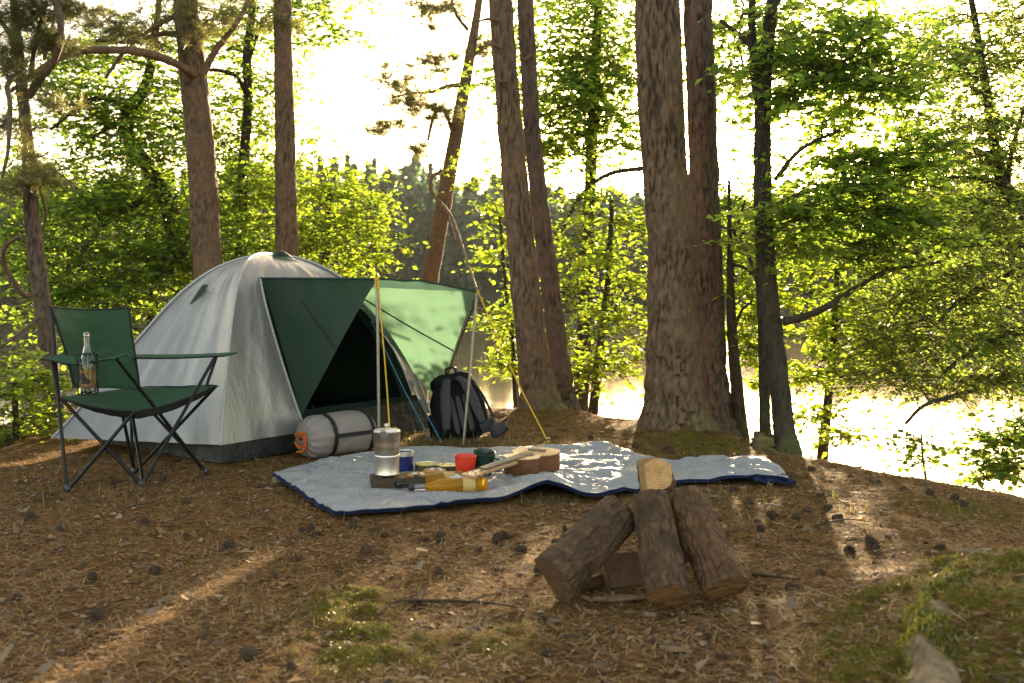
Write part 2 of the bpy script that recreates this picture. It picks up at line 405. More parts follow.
M['cut_wood'] = m_wood('fresh_split_wood', (.46, .23, .075), (.62, .36, .14), (40, 40, 6), .7)
M['cut_end'] = m_wood('sawn_end_wood', (.20, .095, .036), (.30, .15, .058), (30, 30, 30), .8, 700)
M['cut_top'] = m_wood('fresh_cut_top', (.40, .20, .065), (.58, .33, .13), (30, 30, 30), .75, 600)
M['shaded_end'] = m_wood('shaded_end_wood', (.075, .040, .020), (.15, .075, .034), (30, 30, 30), .85)  # end wood darkened in colour to carry the shade low in the pile
M['cone'] = m_plain('pine_cone_scale', (.085, .052, .032), .8, 0, .25, .5, 60, .3)
M['root_wood'] = m_bark('pale_root_wood', (.25, .17, .095), (.17, .11, .06), (.10, .065, .038), 0, 30)
M['moss'] = m_leaf('moss', (.095, .098, .014), (.21, .19, .03), (.27, .26, .03), .3)
M['grass'] = m_leaf('grass_blade', (.08, .09, .025), (.22, .18, .07), (.30, .28, .06), .35)
M['straw'] = m_leaf('fallen_needle_pale', (.30, .16, .060), (.56, .36, .17), (.25, .15, .06), .15, .8, .15)
M['straw_dark'] = m_leaf('fallen_needle_brown', (.075, .036, .014), (.26, .125, .048), (.12, .06, .02), .10, .8, .15)
M['flake'] = m_leaf('bark_flake', (.055, .034, .022), (.30, .20, .13), (.05, .03, .02), .05, .8, .15)
M['dry_leaf'] = m_leaf('dry_leaf', (.16, .075, .028), (.42, .25, .12), (.30, .14, .04), .25, .8, .15)

# ------------------------------------------------------------------ sky, sun
SUN_PX = (712, 132)
sd = (P(SUN_PX[0], SUN_PX[1], 10) - Vector((0, 0, CAM_Z))).normalized()
SUN_EL = math.asin(sd.z); SUN_AZ = math.atan2(sd.x, sd.y)
w = bpy.data.worlds.new('World'); SC.world = w; w.use_nodes = True
nt = w.node_tree; bg = nt.nodes['Background']; sky = nt.nodes.new('ShaderNodeTexSky')
sky.sky_type = 'NISHITA'; sky.sun_disc = False; sky.sun_elevation = SUN_EL; sky.sun_rotation = SUN_AZ
sky.air_density = .7; sky.dust_density = 1.6; sky.ozone_density = 0.0; sky.altitude = 100
nt.links.new(sky.outputs[0], bg.inputs[0]); bg.inputs[1].default_value = .15
sun = bpy.data.lights.new('sun', 'SUN'); sun.energy = 5; sun.angle = math.radians(.9); sun.color = (1.0, .89, .70)
so = bpy.data.objects.new('sun', sun); COL.objects.link(so); so.rotation_euler = sd.to_track_quat('Z', 'Y').to_euler(); so.location = (20, 80, 40)
SC.view_settings.view_transform = 'Standard'; SC.view_settings.look = 'None'; SC.view_settings.gamma = 1; SC.view_settings.use_curve_mapping = False
SC.view_settings.exposure = 2.5
SC.view_settings.use_white_balance = True; SC.view_settings.white_balance_temperature = 8800; SC.view_settings.white_balance_tint = 10
SC.cycles.use_denoising = True
SC.cycles.max_bounces = 10; SC.cycles.transparent_max_bounces = 12; SC.cycles.transmission_bounces = 8; SC.cycles.volume_bounces = 0
SC.cycles.sample_clamp_indirect = 6; SC.cycles.caustics_reflective = False; SC.cycles.caustics_refractive = False
try: SC.cycles.denoiser = 'OPENIMAGEDENOISE'
except Exception: pass

# ------------------------------------------------------------------ ground and lake
def axis(lo, hi, fine, far):
    a = list(np.arange(lo, hi + 1e-6, fine)); s = fine
    x = hi
    while x < far: s = min(s * 1.16, 9.0); x += s; a.append(x)
    x = lo; s = fine
    while x > -far: s = min(s * 1.16, 9.0); x -= s; a.insert(0, x)
    return np.array(a)
xs = axis(-3.6, 3.4, .022, 400); ys = axis(1.6, 8.6, .022, 400)
gx, gy = np.meshgrid(xs, ys); gzv = gz(gx, gy)
def moss_at(x, y):
    m = np.zeros_like(np.asarray(x, float))
    for px, py, r, k in [(q_[0], q_[1], q_[2] * .8, q_[3]) for q_ in [(340, 612, .20, .9), (365, 640, .18, .9), (330, 660, .14, .7), (395, 668, .2, .6), (150, 578, .12, .5), (350, 601, .12, 1), (560, 600, .12, .6), (520, 640, .2, .45), (475, 655, .2, .4),
                         (860, 640, .16, .8), (835, 610, .1, .7), (905, 600, .18, 1), (955, 575, .18, 1.1), (1000, 560, .2, 1.1), (930, 620, .16, 1.2), (990, 625, .2, 1), (880, 665, .18, 1), (940, 670, .2, 1.2), (1010, 680, .2, .9),
                         (940, 550, .15, .7), (990, 515, .3, .7), (940, 505, .25, .45), (880, 525, .15, .35), (1040, 560, .3, 1), (690, 446, .35, .8), (720, 445, .3, .8), (620, 430, .25, .5), (545, 415, .3, .8), (200, 530, .2, .25), (100, 550, .2, .2)]]:
        q = MOSSP.setdefault((px, py), G(px, py))
        m = m + k * np.exp(-((x - q.x) ** 2 + ((y - q.y) * .8) ** 2) / (r * r))
    return np.clip(m * .95 - .12, 0, 1)
MOSSP = {}
W, H_ = len(xs), len(ys)
idx = np.arange(W * H_).reshape(H_, W)
mo = moss_at(gx, gy)
mo_n = mo * np.clip((fbm(gx * 14, gy * 14, 3, 77) - .36) * 5, 0, 1)
gzv = gzv + .030 * mo_n * vn(gx * 22, gy * 22, 5) + .008 * mo_n
ground = np_mesh('ground', np.stack([gx, gy, gzv], -1).reshape(-1, 3), np.stack([idx[:-1, :-1], idx[:-1, 1:], idx[1:, 1:], idx[1:, :-1]], -1).reshape(-1, 4), M['ground'])
at = ground.data.attributes.new('moss', 'FLOAT', 'POINT'); at.data.foreach_set('value', mo.ravel())
tag(ground, None, None, None, 'structure')
wv = np.array([(-395, -395, LAKE_Z), (395, -395, LAKE_Z), (395, 395, LAKE_Z), (-395, 395, LAKE_Z)])
tag(np_mesh('lake_water', wv, np.array([[0, 1, 2, 3]]), M['water']), None, None, None, 'structure')

BLP = np.array([tuple(G(*q))[:2] for q in [(270, 478), (292, 492), (334, 523), (380, 521), (430, 514), (470, 511), (500, 508), (530, 503), (558, 503), (598, 507), (628, 500), (665, 493), (710, 488), (755, 488), (795, 489), (772, 468), (700, 465), (640, 463), (600, 450), (480, 451), (400, 451), (362, 455), (318, 464)]])
def on_blanket(x, y):
    x = np.asarray(x, float); y = np.asarray(y, float); ins = np.zeros(x.shape, bool)
    for k in range(len(BLP)):
        a = BLP[k]; b = BLP[(k + 1) % len(BLP)]
        ins ^= ((a[1] > y) != (b[1] > y)) & (x < (b[0] - a[0]) * (y - a[1]) / (b[1] - a[1] + 1e-12) + a[0])
    return ins
def litter_pts(n, y0, y1, half=.62, power=1.0):
    """points on the ground, denser near the viewer"""
    u = RNG.random(n); y = y0 * (y1 / y0) ** u ** power
    x = (RNG.random(n) * 2 - 1) * (half * y + .25)
    k = ~on_blanket(x, y)
    return x[k], y[k]
def blades(x, y, z, length, width, az, tilt, bend=0.0):
    """flat slivers: (n*4,3) verts"""
    n = len(x); d = np.stack([np.cos(az) * np.cos(tilt), np.sin(az) * np.cos(tilt), np.sin(tilt)], -1)
    s = np.stack([-np.sin(az), np.cos(az), np.zeros(n)], -1) * (width / 2)[:, None]
    b = np.stack([x, y, z], -1); L = length[:, None]
    return np.stack([b - s, b + s, b + d * L + s * .35, b + d * L - s * .35], 1).reshape(-1, 3)
def quads(n): return np.arange(n * 4).reshape(n, 4)
x, y = litter_pts(95000, 1.75, 8.2)
k = (sdist(x, y) < .25); x, y = x[k], y[k]
k = fbm(x * 3, y * 3, 3, 60) + .35 * RNG.random(len(x)) > .50; x, y = x[k], y[k]
n = len(x)
v = blades(x, y, gz(x, y) + .002 + .006 * RNG.random(n), .028 + .035 * RNG.random(n), .0013 + .0011 * RNG.random(n) + .0001 * y, RNG.random(n) * 2 * PI, RNG.normal(.05, .14, n))
tag(np_mesh('fallen_needles', v, quads(n), [M['straw'], M['straw_dark']], mi=(RNG.random(n) < .58).astype(int)), None, None, None, 'stuff')
x, y = litter_pts(15000, 1.75, 8.0); k = (sdist(x, y) < .2); x, y = x[k], y[k]; n = len(x)
L = .007 + .017 * RNG.random(n) ** 2 + np.where(RNG.random(n) < .035, .012 + .022 * RNG.random(n), 0)
v = blades(x, y, gz(x, y) + .002 + .008 * RNG.random(n), L, L * (.5 + .7 * RNG.random(n)), RNG.random(n) * 2 * PI, RNG.normal(.05, .22, n))
v = v.reshape(-1, 4, 3); v[:, :, 2] += RNG.normal(0, .0025, (n, 4)); v = v.reshape(-1, 3)
tag(np_mesh('bark_debris', v, quads(n), [M['flake'], M['dry_leaf']], mi=(RNG.random(n) < .22).astype(int)), None, None, None, 'stuff')
# moss tufts
x, y = litter_pts(230000, 1.75, 7.6); mv = moss_at(x, y) * np.clip((fbm(x * 14, y * 14, 3, 77) - .36) * 5, 0, 1)
k = (RNG.random(len(x)) < mv ** 1.6 * .8) & (sdist(x, y) < .15); x, y = x[k], y[k]; n = len(x)
v = blades(x, y, gz(x, y) + .006 + .028 * moss_at(x, y) * vn(x * 22, y * 22, 5), .004 + .006 * RNG.random(n), .003 + .003 * RNG.random(n), RNG.random(n) * 2 * PI, RNG.normal(.8, .5, n))
tag(np_mesh('moss_tufts', v, quads(n), M['moss']), None, None, None, 'stuff')
# grass: thin tufts by the pack, the tent edge, the blanket edge
gx_, gy_ = [], []
for px, py, r, cnt in [(470, 442, .35, 420), (430, 444, .25, 200), (520, 445, .3, 160), (370, 452, .25, 160), (540, 500, .14, 220), (700, 497, .35, 190), (640, 500, .2, 50), (760, 500, .3, 70), (240, 470, .3, 120), (100, 490, .4, 160), (900, 505, .5, 110), (980, 512, .4, 90), (340, 600, .25, 90), (200, 520, .6, 140)]:
    q = G(px, py); gx_.append(q.x + RNG.normal(0, r, cnt)); gy_.append(q.y + RNG.normal(0, r * .5, cnt))
x = np.concatenate(gx_); y = np.concatenate(gy_); k = ~on_blanket(x, y); x, y = x[k], y[k]; n = len(x)
v = blades(x, y, gz(x, y), (.02 + .05 * RNG.random(n) ** 1.5), .0020 + .002 * RNG.random(n), RNG.random(n) * 2 * PI, RNG.normal(.95, .35, n))
tag(np_mesh('grass', v, quads(n), M['grass']), None, None, None, 'stuff')

# ------------------------------------------------------------------ trees
def trunk_tube(mb, pts, rad, n, seg, m=0, rough=.06, bark=None, cr=None, plate=30, cap=True):
    """thick barked tube; bark: (depth) of the fissures, written into cr as an attribute too"""
    fine = crv([Vector((*p, r)) for p, r in zip([tuple(q) for q in pts], rad)] if False else [Vector((p[0], p[1], p[2], r)) for p, r in zip(pts, rad)], 24)
    out = [fine[0]]
    for q in fine[1:]:
        if (q.xyz - out[-1].xyz).length >= seg or q is fine[-1]: out.append(q)
    ps = [q.xyz for q in out]; rs = [max(q.w, .002) for q in out]
    vs = []; fs = []; ref = None; crk = []
    for i, p in enumerate(ps):
        t = (ps[min(i + 1, len(ps) - 1)] - ps[max(i - 1, 0)]).normalized()
        if ref is None: ref = V(1, 0, 0) if abs(t.x) < .8 else V(0, 0, 1)
        a = (ref - t * ref.dot(t)).normalized(); b = t.cross(a); ref = a
        for k in range(n):
            w_ = 2 * PI * k / n; dr = a * math.cos(w_) + b * math.sin(w_); q = p + dr * rs[i]
            nz = noise.noise(q * (1.2 / max(rs[i], .03)) * .35) * rough * rs[i] * 2; c = 0
            if bark:
                sq = Vector((q.x * plate, q.y * plate, q.z * plate * .50)) + noise.noise_vector(q * 11) * .42
                d_, _ = noise.voronoi(sq); e = d_[1] - d_[0]
                c = max(0, 1 - e / (.13 + .06 * noise.noise(q * 3.1))) * max(.15, min(1, .75 + 1.1 * noise.noise(q * 4.3))); nz += -bark * c + bark * .5 * noise.noise(q * 40)
            crk.append(c); vs.append(q + dr * nz)
    for i in range(len(ps) - 1):
        for k in range(n): fs.append((i * n + k, i * n + (k + 1) % n, (i + 1) * n + (k + 1) % n, (i + 1) * n + k))
    if cap: fs.append(tuple((len(ps) - 1) * n + k for k in range(n)))
    mb.add(vs, fs, m)
    if cr is not None: cr += crk
    return ps, rs

def leaf_cloud(clumps, DENS=1.7):
    """clumps: (centre, rx, ry, rz, twigs, twig_len, leaf, leaves_per_twig, droop, flat). -> leaf verts, twig verts"""
    LV = []; TV = []
    for (c, rx, ry, rz, nt_, L, s, nl, droop, flat) in clumps:
        nt_ = int(nt_ * DENS); s *= .88
        # layered sprays: several flattened plates inside the clump
        npl = max(3, int(nt_ / 7)); q = RNG.normal(0, 1, (npl, 3)); q /= np.linalg.norm(q, axis=1)[:, None]; q *= (RNG.random(npl) ** .4)[:, None]
        pc = np.array(c) + q * [rx, ry, rz]
        which = RNG.integers(0, npl, nt_)
        b = pc[which] + RNG.normal(0, 1, (nt_, 3)) * np.array([rx, ry, rz * flat]) * .20
        az = RNG.random(nt_) * 2 * PI; outw = (pc[which] - np.array(c)); outw[:, 2] *= .3
        d = np.stack([np.cos(az), np.sin(az), RNG.normal(.05, .28, nt_)], -1) + outw / (np.linalg.norm(outw, axis=1)[:, None] + .05) * .8
        d /= np.linalg.norm(d, axis=1)[:, None]
        LL = L * (.55 + .9 * RNG.random(nt_))
        t = np.clip(np.linspace(.12, 1, nl)[None, :] + RNG.normal(0, .05, (nt_, nl)), .05, 1.05)
        p = b[:, None, :] + d[:, None, :] * (LL[:, None] * t)[..., None]
        p[..., 2] -= droop * LL[:, None] * t ** 2
        up = np.array([0, 0, 1.0]); side = np.cross(d, up); side /= np.linalg.norm(side, axis=1)[:, None] + 1e-6
        sg = np.where(np.arange(nl) % 2 == 0, 1, -1)[None, :, None]
        ld = d[:, None, :] * .6 + side[:, None, :] * sg * .8 + RNG.normal(0, .30, (nt_, nl, 3)); ld[..., 2] -= droop * .5 + .12
        ld /= np.linalg.norm(ld, axis=2)[..., None]
        nr = up[None, None] + RNG.normal(0, .5, (nt_, nl, 3)); wv_ = np.cross(ld, nr); wv_ /= np.linalg.norm(wv_, axis=2)[..., None] + 1e-6
        sz = (s * (.40 + 1.0 * RNG.random((nt_, nl)) ** 1.3))[..., None]
        nn = np.cross(wv_, ld)
        q4 = np.stack([p, p + ld * sz * .45 + wv_ * sz * .34 + nn * sz * .10, p + ld * sz, p + ld * sz * .45 - wv_ * sz * .34 + nn * sz * .10], 2)
        LV.append(q4.reshape(-1, 3))
        e = b + d * LL[:, None]; e[:, 2] -= droop * LL; mid = b + d * LL[:, None] * .5; mid[:, 2] -= droop * LL * .25
        r = .0022 + .0035 * L
        for A, B, ra, rb in ((b, mid, r, r * .7), (mid, e, r * .7, r * .3)):
            ring = []
            for k in range(3):
                o_ = side * math.cos(2.1 * k) + up * math.sin(2.1 * k)
                ring.append((A + o_ * ra, B + o_ * rb))
            for k in range(3):
                TV.append(np.stack([ring[k][0], ring[(k + 1) % 3][0], ring[(k + 1) % 3][1], ring[k][1]], 1).reshape(-1, 3))
    return np.concatenate(LV), np.concatenate(TV)

def needle_cloud(clumps):
    """tufted pine foliage: clumps (centre, rx, ry, rz, tufts, needle_len, width, needles)"""
    out = []
    for (c, rx, ry, rz, nt_, L, wd, nn) in clumps:
        nt_ = int(nt_ * 2)
        npl = max(3, nt_ // 10); q = RNG.normal(0, 1, (npl, 3)); q /= np.linalg.norm(q, axis=1)[:, None]; q *= (RNG.random(npl) ** .45)[:, None]
        pc = np.array(c) + q * [rx, ry, rz]
        b = pc[RNG.integers(0, npl, nt_)] + RNG.normal(0, 1, (nt_, 3)) * np.array([rx, ry, rz * .5]) * .22
        ax = RNG.normal(0, 1, (nt_, 3)); ax[:, 2] = np.abs(ax[:, 2]) * .5; ax /= np.linalg.norm(ax, axis=1)[:, None]
        d = ax[:, None] * .75 + RNG.normal(0, .55, (nt_, nn, 3)); d /= np.linalg.norm(d, axis=2)[..., None]
        p = b[:, None] + ax[:, None] * (RNG.random((nt_, nn, 1)) * L * 1.3)
        sd_ = np.cross(d, RNG.normal(0, 1, (nt_, nn, 3))); sd_ /= np.linalg.norm(sd_, axis=2)[..., None] + 1e-6
        ln = L * (.7 + .5 * RNG.random((nt_, nn, 1)))
        q4 = np.stack([p - sd_ * wd / 2, p + sd_ * wd / 2, p + d * ln + sd_ * wd * .15, p + d * ln - sd_ * wd * .15], 2)
        out.append(q4.reshape(-1, 3))
    return np.concatenate(out)

def px_trunk(pts):
    """[(px, py, Y, width_px)] -> points, radii"""
    ps = [P(a, b, Y) for a, b, Y, w_ in pts]; return ps, [w_ / F * Y / 2 for a, b, Y, w_ in pts]
def up_ext(ps, rs, h, k=.5, lean=None):
    """carry a trunk on above the picture (first point is the top)"""
    d = (ps[0] - ps[1]).normalized(); d = (d + V(0, 0, .6)).normalized()
    return [ps[0] + d * h] + ps, [rs[0] * k] + rs
def limb(mb, a, b, r0, r1, sag=.12, m=0, n=7, wob=.06, cr=None):
    a = Vector(a); b = Vector(b); L = (b - a).length
    pts = []
    for t in (0, .25, .5, .75, 1):
        q = a.lerp(b, t); q.z += math.sin(t * PI) * L * sag
        if 0 < t < 1: q += Vector((random.uniform(-1, 1), random.uniform(-1, 1), random.uniform(-1, 1))) * L * wob
        pts.append(q)
    rs = [r0 + (r1 - r0) * t for t in (0, .25, .5, .75, 1)]
    return trunk_tube(mb, pts, rs, n, max(.03, L / 14), m, .12, cr=cr)
def make_tree(name, label, cat, trunks, barkm, clumps=(), leafm=None, limbs=(), needles=(), bark=None, n=20, seg=.06, plate=30, ext=0, base=None, limb_r=.022, group=None, sub=3, twigm='twig', crown_label=None):
    """trunks / limbs: lists of pixel polylines; clumps in pixels: (px,py,Y, rx,ry,rz metres, twigs, len, leaf, nleaf, droop, flat)"""
    cr = []; mb = MB(); ends = []; first = None
    for k, tr in enumerate(trunks):
        ps, rs = px_trunk(tr)
        if ext and k == 0: ps, rs = up_ext(ps, rs, ext)
        b = ps[-1]; gzb = g1(b.x, b.y)
        if first is None: first = Vector((b.x, b.y, min(b.z, gzb)))
        if b.z > gzb - .02 and k == 0: ps.append(Vector((b.x, b.y, gzb - .10))); rs.append(rs[-1] * 1.12)
        q, r = trunk_tube(mb, ps, rs, n if k == 0 else max(10, n // 2), seg, 0, .05, bark, cr, plate)
        ends += [(a, c) for a, c in zip(q, r)]
    for lb in limbs:
        ps, rs = px_trunk(lb); q, r = trunk_tube(mb, ps, rs, 9, seg, 0, .10, None, cr); ends += list(zip(q, r))
    cl = []
    for c in clumps:
        p = P(*c[:3]); cl.append((p,) + tuple(c[3:]))
        if limb_r:
            cand = min(ends, key=lambda e: (e[0] - p).length + max(0, e[0].z - p.z) * .8)
            L = (cand[0] - p).length; r0 = min(cand[1] * .6, limb_r * (.5 + .5 * L))
            if L > .15: limb(mb, cand[0], p, r0, r0 * .4, .10, cr=cr)
            for _ in range(sub):
                e = p + Vector((random.uniform(-1, 1) * c[3], random.uniform(-1, 1) * c[4], random.uniform(-.8, .8) * c[5])) * .9
                limb(mb, p.lerp(cand[0], .15), e, r0 * .42, .003, .05, n=5, cr=cr)
    nl_ = []
    for c in needles:
        p = P(*c[:3]); nl_.append((p,) + tuple(c[3:]))
        cand = min(ends, key=lambda e: (e[0] - p).length)
        if limb_r:
            r0 = min(cand[1] * .5, limb_r)
            limb(mb, cand[0], p, r0, r0 * .35, .02, wob=.09, cr=cr)
            for _ in range(sub):
                e = p + Vector((random.uniform(-1, 1) * c[3], random.uniform(-1, 1) * c[4], random.uniform(-.7, .7) * c[5]))
                limb(mb, p.lerp(cand[0], .25), e, r0 * .4, .003, .0, n=5, wob=.1, cr=cr)
    root = thing(name, label, cat, first, group)
    o = mb.build('trunk', M[barkm], root)
    try:
        a = o.data.attributes.new('crack', 'FLOAT', 'POINT'); a.data.foreach_set('value', cr)
    except Exception as e: print('crack', len(cr), len(mb.v), e)
    if cl:
        lv, tv = leaf_cloud(cl, {'oak_leaf': 1.8, 'birch_leaf': 1.75}.get(leafm, 1.15)); n1 = len(lv) // 4; n2 = len(tv) // 4
        np_mesh('crown', np.concatenate([lv, tv]), quads(n1 + n2), [M[leafm], M[twigm]], root, mi=np.r_[np.zeros(n1, int), np.ones(n2, int)], smooth=False)
    if nl_:
        nv = needle_cloud(nl_); np_mesh('crown', nv, quads(len(nv) // 4), M['needle'], root, smooth=False)
    return root

PG = 'pine trunks around the camp'
make_tree('pine_tree', 'thickest pine trunk with deep plated bark and a flared foot, beyond the firewood', 'tree',
          [[(653, -60, 6.45, 42), (656.5, 0, 6.45, 44), (663.5, 150, 6.45, 45), (671, 250, 6.45, 48), (674, 350, 6.45, 54), (675, 400, 6.45, 66), (676, 426, 6.45, 82), (677, 445, 6.45, 112)]],
          'pine_bark_moss', bark=.016, n=110, seg=.014, plate=17, ext=3.5, group=PG)
make_tree('pine_tree', 'plated pine trunk directly behind the thickest trunk, sun glowing at its side', 'tree',
          [[(695, -60, 6.9, 27), (697.5, 0, 6.9, 28), (703, 150, 6.9, 29), (706, 250, 6.9, 32), (709, 350, 6.9, 33), (713, 405, 6.9, 40), (718, 432, 6.9, 56)]],
          'dark_pine_bark', bark=.013, n=84, seg=.017, plate=18, ext=3.5, group=PG)  # darker bark carries the shade beside the lit trunk in front
make_tree('pine_tree', 'leaning brown pine trunk behind the yellow rope stake', 'tree',
          [[(495, -60, 7.4, 22), (500, 0, 7.4, 23), (512, 150, 7.4, 25), (527, 300, 7.4, 30), (536, 375, 7.4, 35), (540, 402, 7.4, 44), (542, 418, 7.4, 64)]],
          'pine_bark_moss', bark=.010, n=72, seg=.018, plate=22, ext=3.5, group=PG,
          limbs=[[(497, 20, 7.3, 4), (487, 19, 7.25, 3), (478, 22, 7.2, 2)], [(500, 48, 7.3, 4), (490, 44, 7.2, 3), (482, 48, 7.2, 2)], [(505, 82, 7.3, 3.5), (494, 80, 7.2, 2)], [(524, 60, 7.3, 3), (536, 52, 7.3, 1.5)]])
make_tree('pine_tree', 'darker narrow pine trunk close behind the leaning brown pine', 'tree',
          [[(520, -60, 7.8, 15), (525, 0, 7.8, 16), (534, 150, 7.8, 17), (552, 300, 7.8, 20), (561, 380, 7.8, 23), (565, 404, 7.8, 28), (567, 420, 7.8, 38)]],
          'dark_pine_bark', bark=.007, n=56, seg=.022, plate=24, ext=3.5, group=PG)
make_tree('pine_tree', 'straight reddish pine trunk rising behind the tent top', 'tree',
          [[(281, -60, 9.2, 16), (282, 0, 9.2, 17), (285, 130, 9.2, 20), (287, 258, 9.2, 23), (288, 380, 9.2, 27)]],
          'pine_bark', bark=.007, n=44, seg=.028, plate=22, ext=4, group=PG)
make_tree('pine_tree', 'pine trunk behind the tent with a long bare arching branch', 'tree',
          [[(180, -60, 8.8, 21), (185, 0, 8.8, 23), (193, 70, 8.8, 26), (203, 180, 8.8, 28), (208, 275, 8.8, 30), (212, 395, 8.8, 35)]],
          'pine_bark', bark=.008, n=50, seg=.025, plate=22, ext=4, group=PG,
          limbs=[[(194, 74, 8.7, 9), (172, 62, 8.4, 8), (140, 52, 8.0, 8), (108, 50, 7.7, 7.5), (72, 53, 7.5, 7.5), (46, 66, 7.4, 7), (24, 82, 7.3, 5), (8, 93, 7.3, 3)],
                 [(203, 74, 8.8, 8), (216, 50, 8.8, 6.5), (236, 24, 8.9, 5.5), (250, -4, 9.0, 4.5), (262, -50, 9.1, 3)],
                 [(190, 34, 8.8, 6), (160, 34, 8.6, 4.5), (130, 42, 8.5, 4), (95, 40, 8.4, 3)], [(188, 10, 8.8, 6), (160, 24, 8.7, 5), (130, 45, 8.6, 4), (105, 78, 8.5, 3)],
                 [(205, 148, 8.8, 3), (213, 146, 8.8, 2)]],
          needles=[(235, 18, 8.9, .55, .5, .25, 60, .075, .004, 34), (150, 12, 8.4, .7, .6, .30, 110, .075, .004, 34), (100, 30, 8.3, .45, .4, .22, 40, .075, .004, 34), (205, -30, 8.8, .9, .9, .3, 60, .075, .004, 30)], limb_r=.014)
make_tree('pine_tree', 'slim leaning pine with orange upper stem and tufted needles beyond the awning', 'tree',
          [[(482, -30, 11.5, 6), (477, 15, 11.5, 8), (463, 95, 11.5, 12), (448, 180, 11.5, 15), (435, 250, 11.5, 17), (428, 290, 11.5, 18), (418, 372, 11.5, 20)]],
          'orange_bark', n=22, seg=.05,
          limbs=[[(463, 85, 11.5, 6), (448, 86, 11.3, 4), (432, 92, 11, 3.5), (415, 93, 10.8, 2.5), (398, 96, 10.7, 2)], [(452, 130, 11.5, 5), (443, 108, 11.4, 4), (434, 116, 11.3, 4), (428, 140, 11.2, 3)],
                 [(442, 172, 11.5, 5), (433, 176, 11.3, 4), (431, 190, 11.2, 4), (440, 202, 11.1, 4), (452, 218, 10.6, 3), (466, 258, 9.5, 3), (478, 293, 8.2, 2.5)], [(450, 170, 11.5, 3), (446, 205, 11.4, 2.5), (455, 240, 11.4, 2)],
                 [(470, 60, 11.5, 4), (486, 44, 11.5, 3), (500, 40, 11.6, 2)], [(468, 30, 11.5, 4), (456, 14, 11.4, 3), (450, -8, 11.4, 2)]],
          needles=[(415, 105, 11, .38, .4, .22, 90, .07, .004, 36), (405, 75, 11, .36, .4, .14, 60, .07, .004, 36), (398, 130, 11, .26, .4, .12, 46, .07, .004, 36), (440, 62, 11.2, .25, .3, .16, 44, .07, .004, 36), (430, 15, 11.2, .36, .3, .20, 56, .07, .004, 36), (455, 5, 11.4, .3, .3, .2, 40, .07, .004, 36), (440, 118, 11.2, .24, .3, .14, 34, .07, .004, 34), (472, 44, 11.5, .3, .3, .2, 40, .07, .004, 34), (420, 150, 11.2, .18, .3, .1, 24, .07, .004, 34)], limb_r=.012, group=PG)
make_tree('pine_tree', 'thin pine at the lake edge behind the folding chair, with twisted bare branches', 'tree',
          [[(8, -60, 7.0, 6), (14, 0, 7.0, 8), (22, 90, 7.0, 11), (28, 150, 7.0, 12), (33, 230, 7.0, 15), (45, 320, 7.0, 17), (53, 400, 7.0, 19), (58, 445, 7.0, 24)]],
          'dark_pine_bark', bark=.006, n=36, seg=.025, plate=38, group=PG,
          limbs=[[(29, 96, 7.0, 9), (38, 82, 6.9, 8), (54, 60, 6.8, 7), (61, 30, 6.7, 7), (55, 0, 6.7, 6), (48, -40, 6.7, 5)], [(30, 80, 7, 5), (36, 40, 6.9, 4), (44, 10, 6.8, 3), (50, -20, 6.8, 3)],
                 [(18, 60, 7, 6), (6, 28, 6.8, 5), (-15, 10, 6.7, 4)], [(24, 70, 7, 6), (8, 84, 6.7, 5), (10, 105, 6.6, 5), (8, 150, 6.5, 4), (2, 178, 6.5, 3)],
                 [(40, 290, 7, 5), (26, 296, 6.8, 5), (14, 282, 6.7, 5), (4, 262, 6.6, 5), (6, 246, 6.5, 4), (20, 236, 6.4, 4)], [(44, 312, 7, 4), (24, 330, 6.8, 4), (8, 342, 6.7, 3), (-10, 352, 6.7, 3)],
                 [(30, 170, 7, 4), (40, 190, 7, 3), (46, 215, 7.1, 2.5), (40, 235, 7.1, 2)], [(26, 20, 7, 5), (40, 10, 6.9, 4), (20, -10, 6.9, 4)], [(20, 120, 7, 3), (-5, 128, 6.9, 2)], [(44, 60, 6.8, 3), (48, 40, 6.8, 2), (54, 20, 6.8, 2)]],
          needles=[(12, 30, 6.8, .28, .4, .22, 80, .07, .003, 36), (40, 45, 6.9, .2, .3, .16, 50, .07, .003, 36), (5, 75, 6.8, .2, .3, .2, 60, .07, .003, 36), (25, 5, 6.8, .3, .3, .15, 60, .07, .003, 36), (75, 15, 7.0, .15, .3, .1, 20, .07, .003, 36), (5, 130, 6.7, .2, .3, .22, 40, .07, .003, 36), (15, 185, 6.8, .26, .3, .2, 60, .07, .003, 36), (40, 10, 6.8, .22, .3, .12, 30, .07, .003, 34), (60, 110, 6.9, .15, .3, .1, 20, .07, .003, 34),], limb_r=.009)
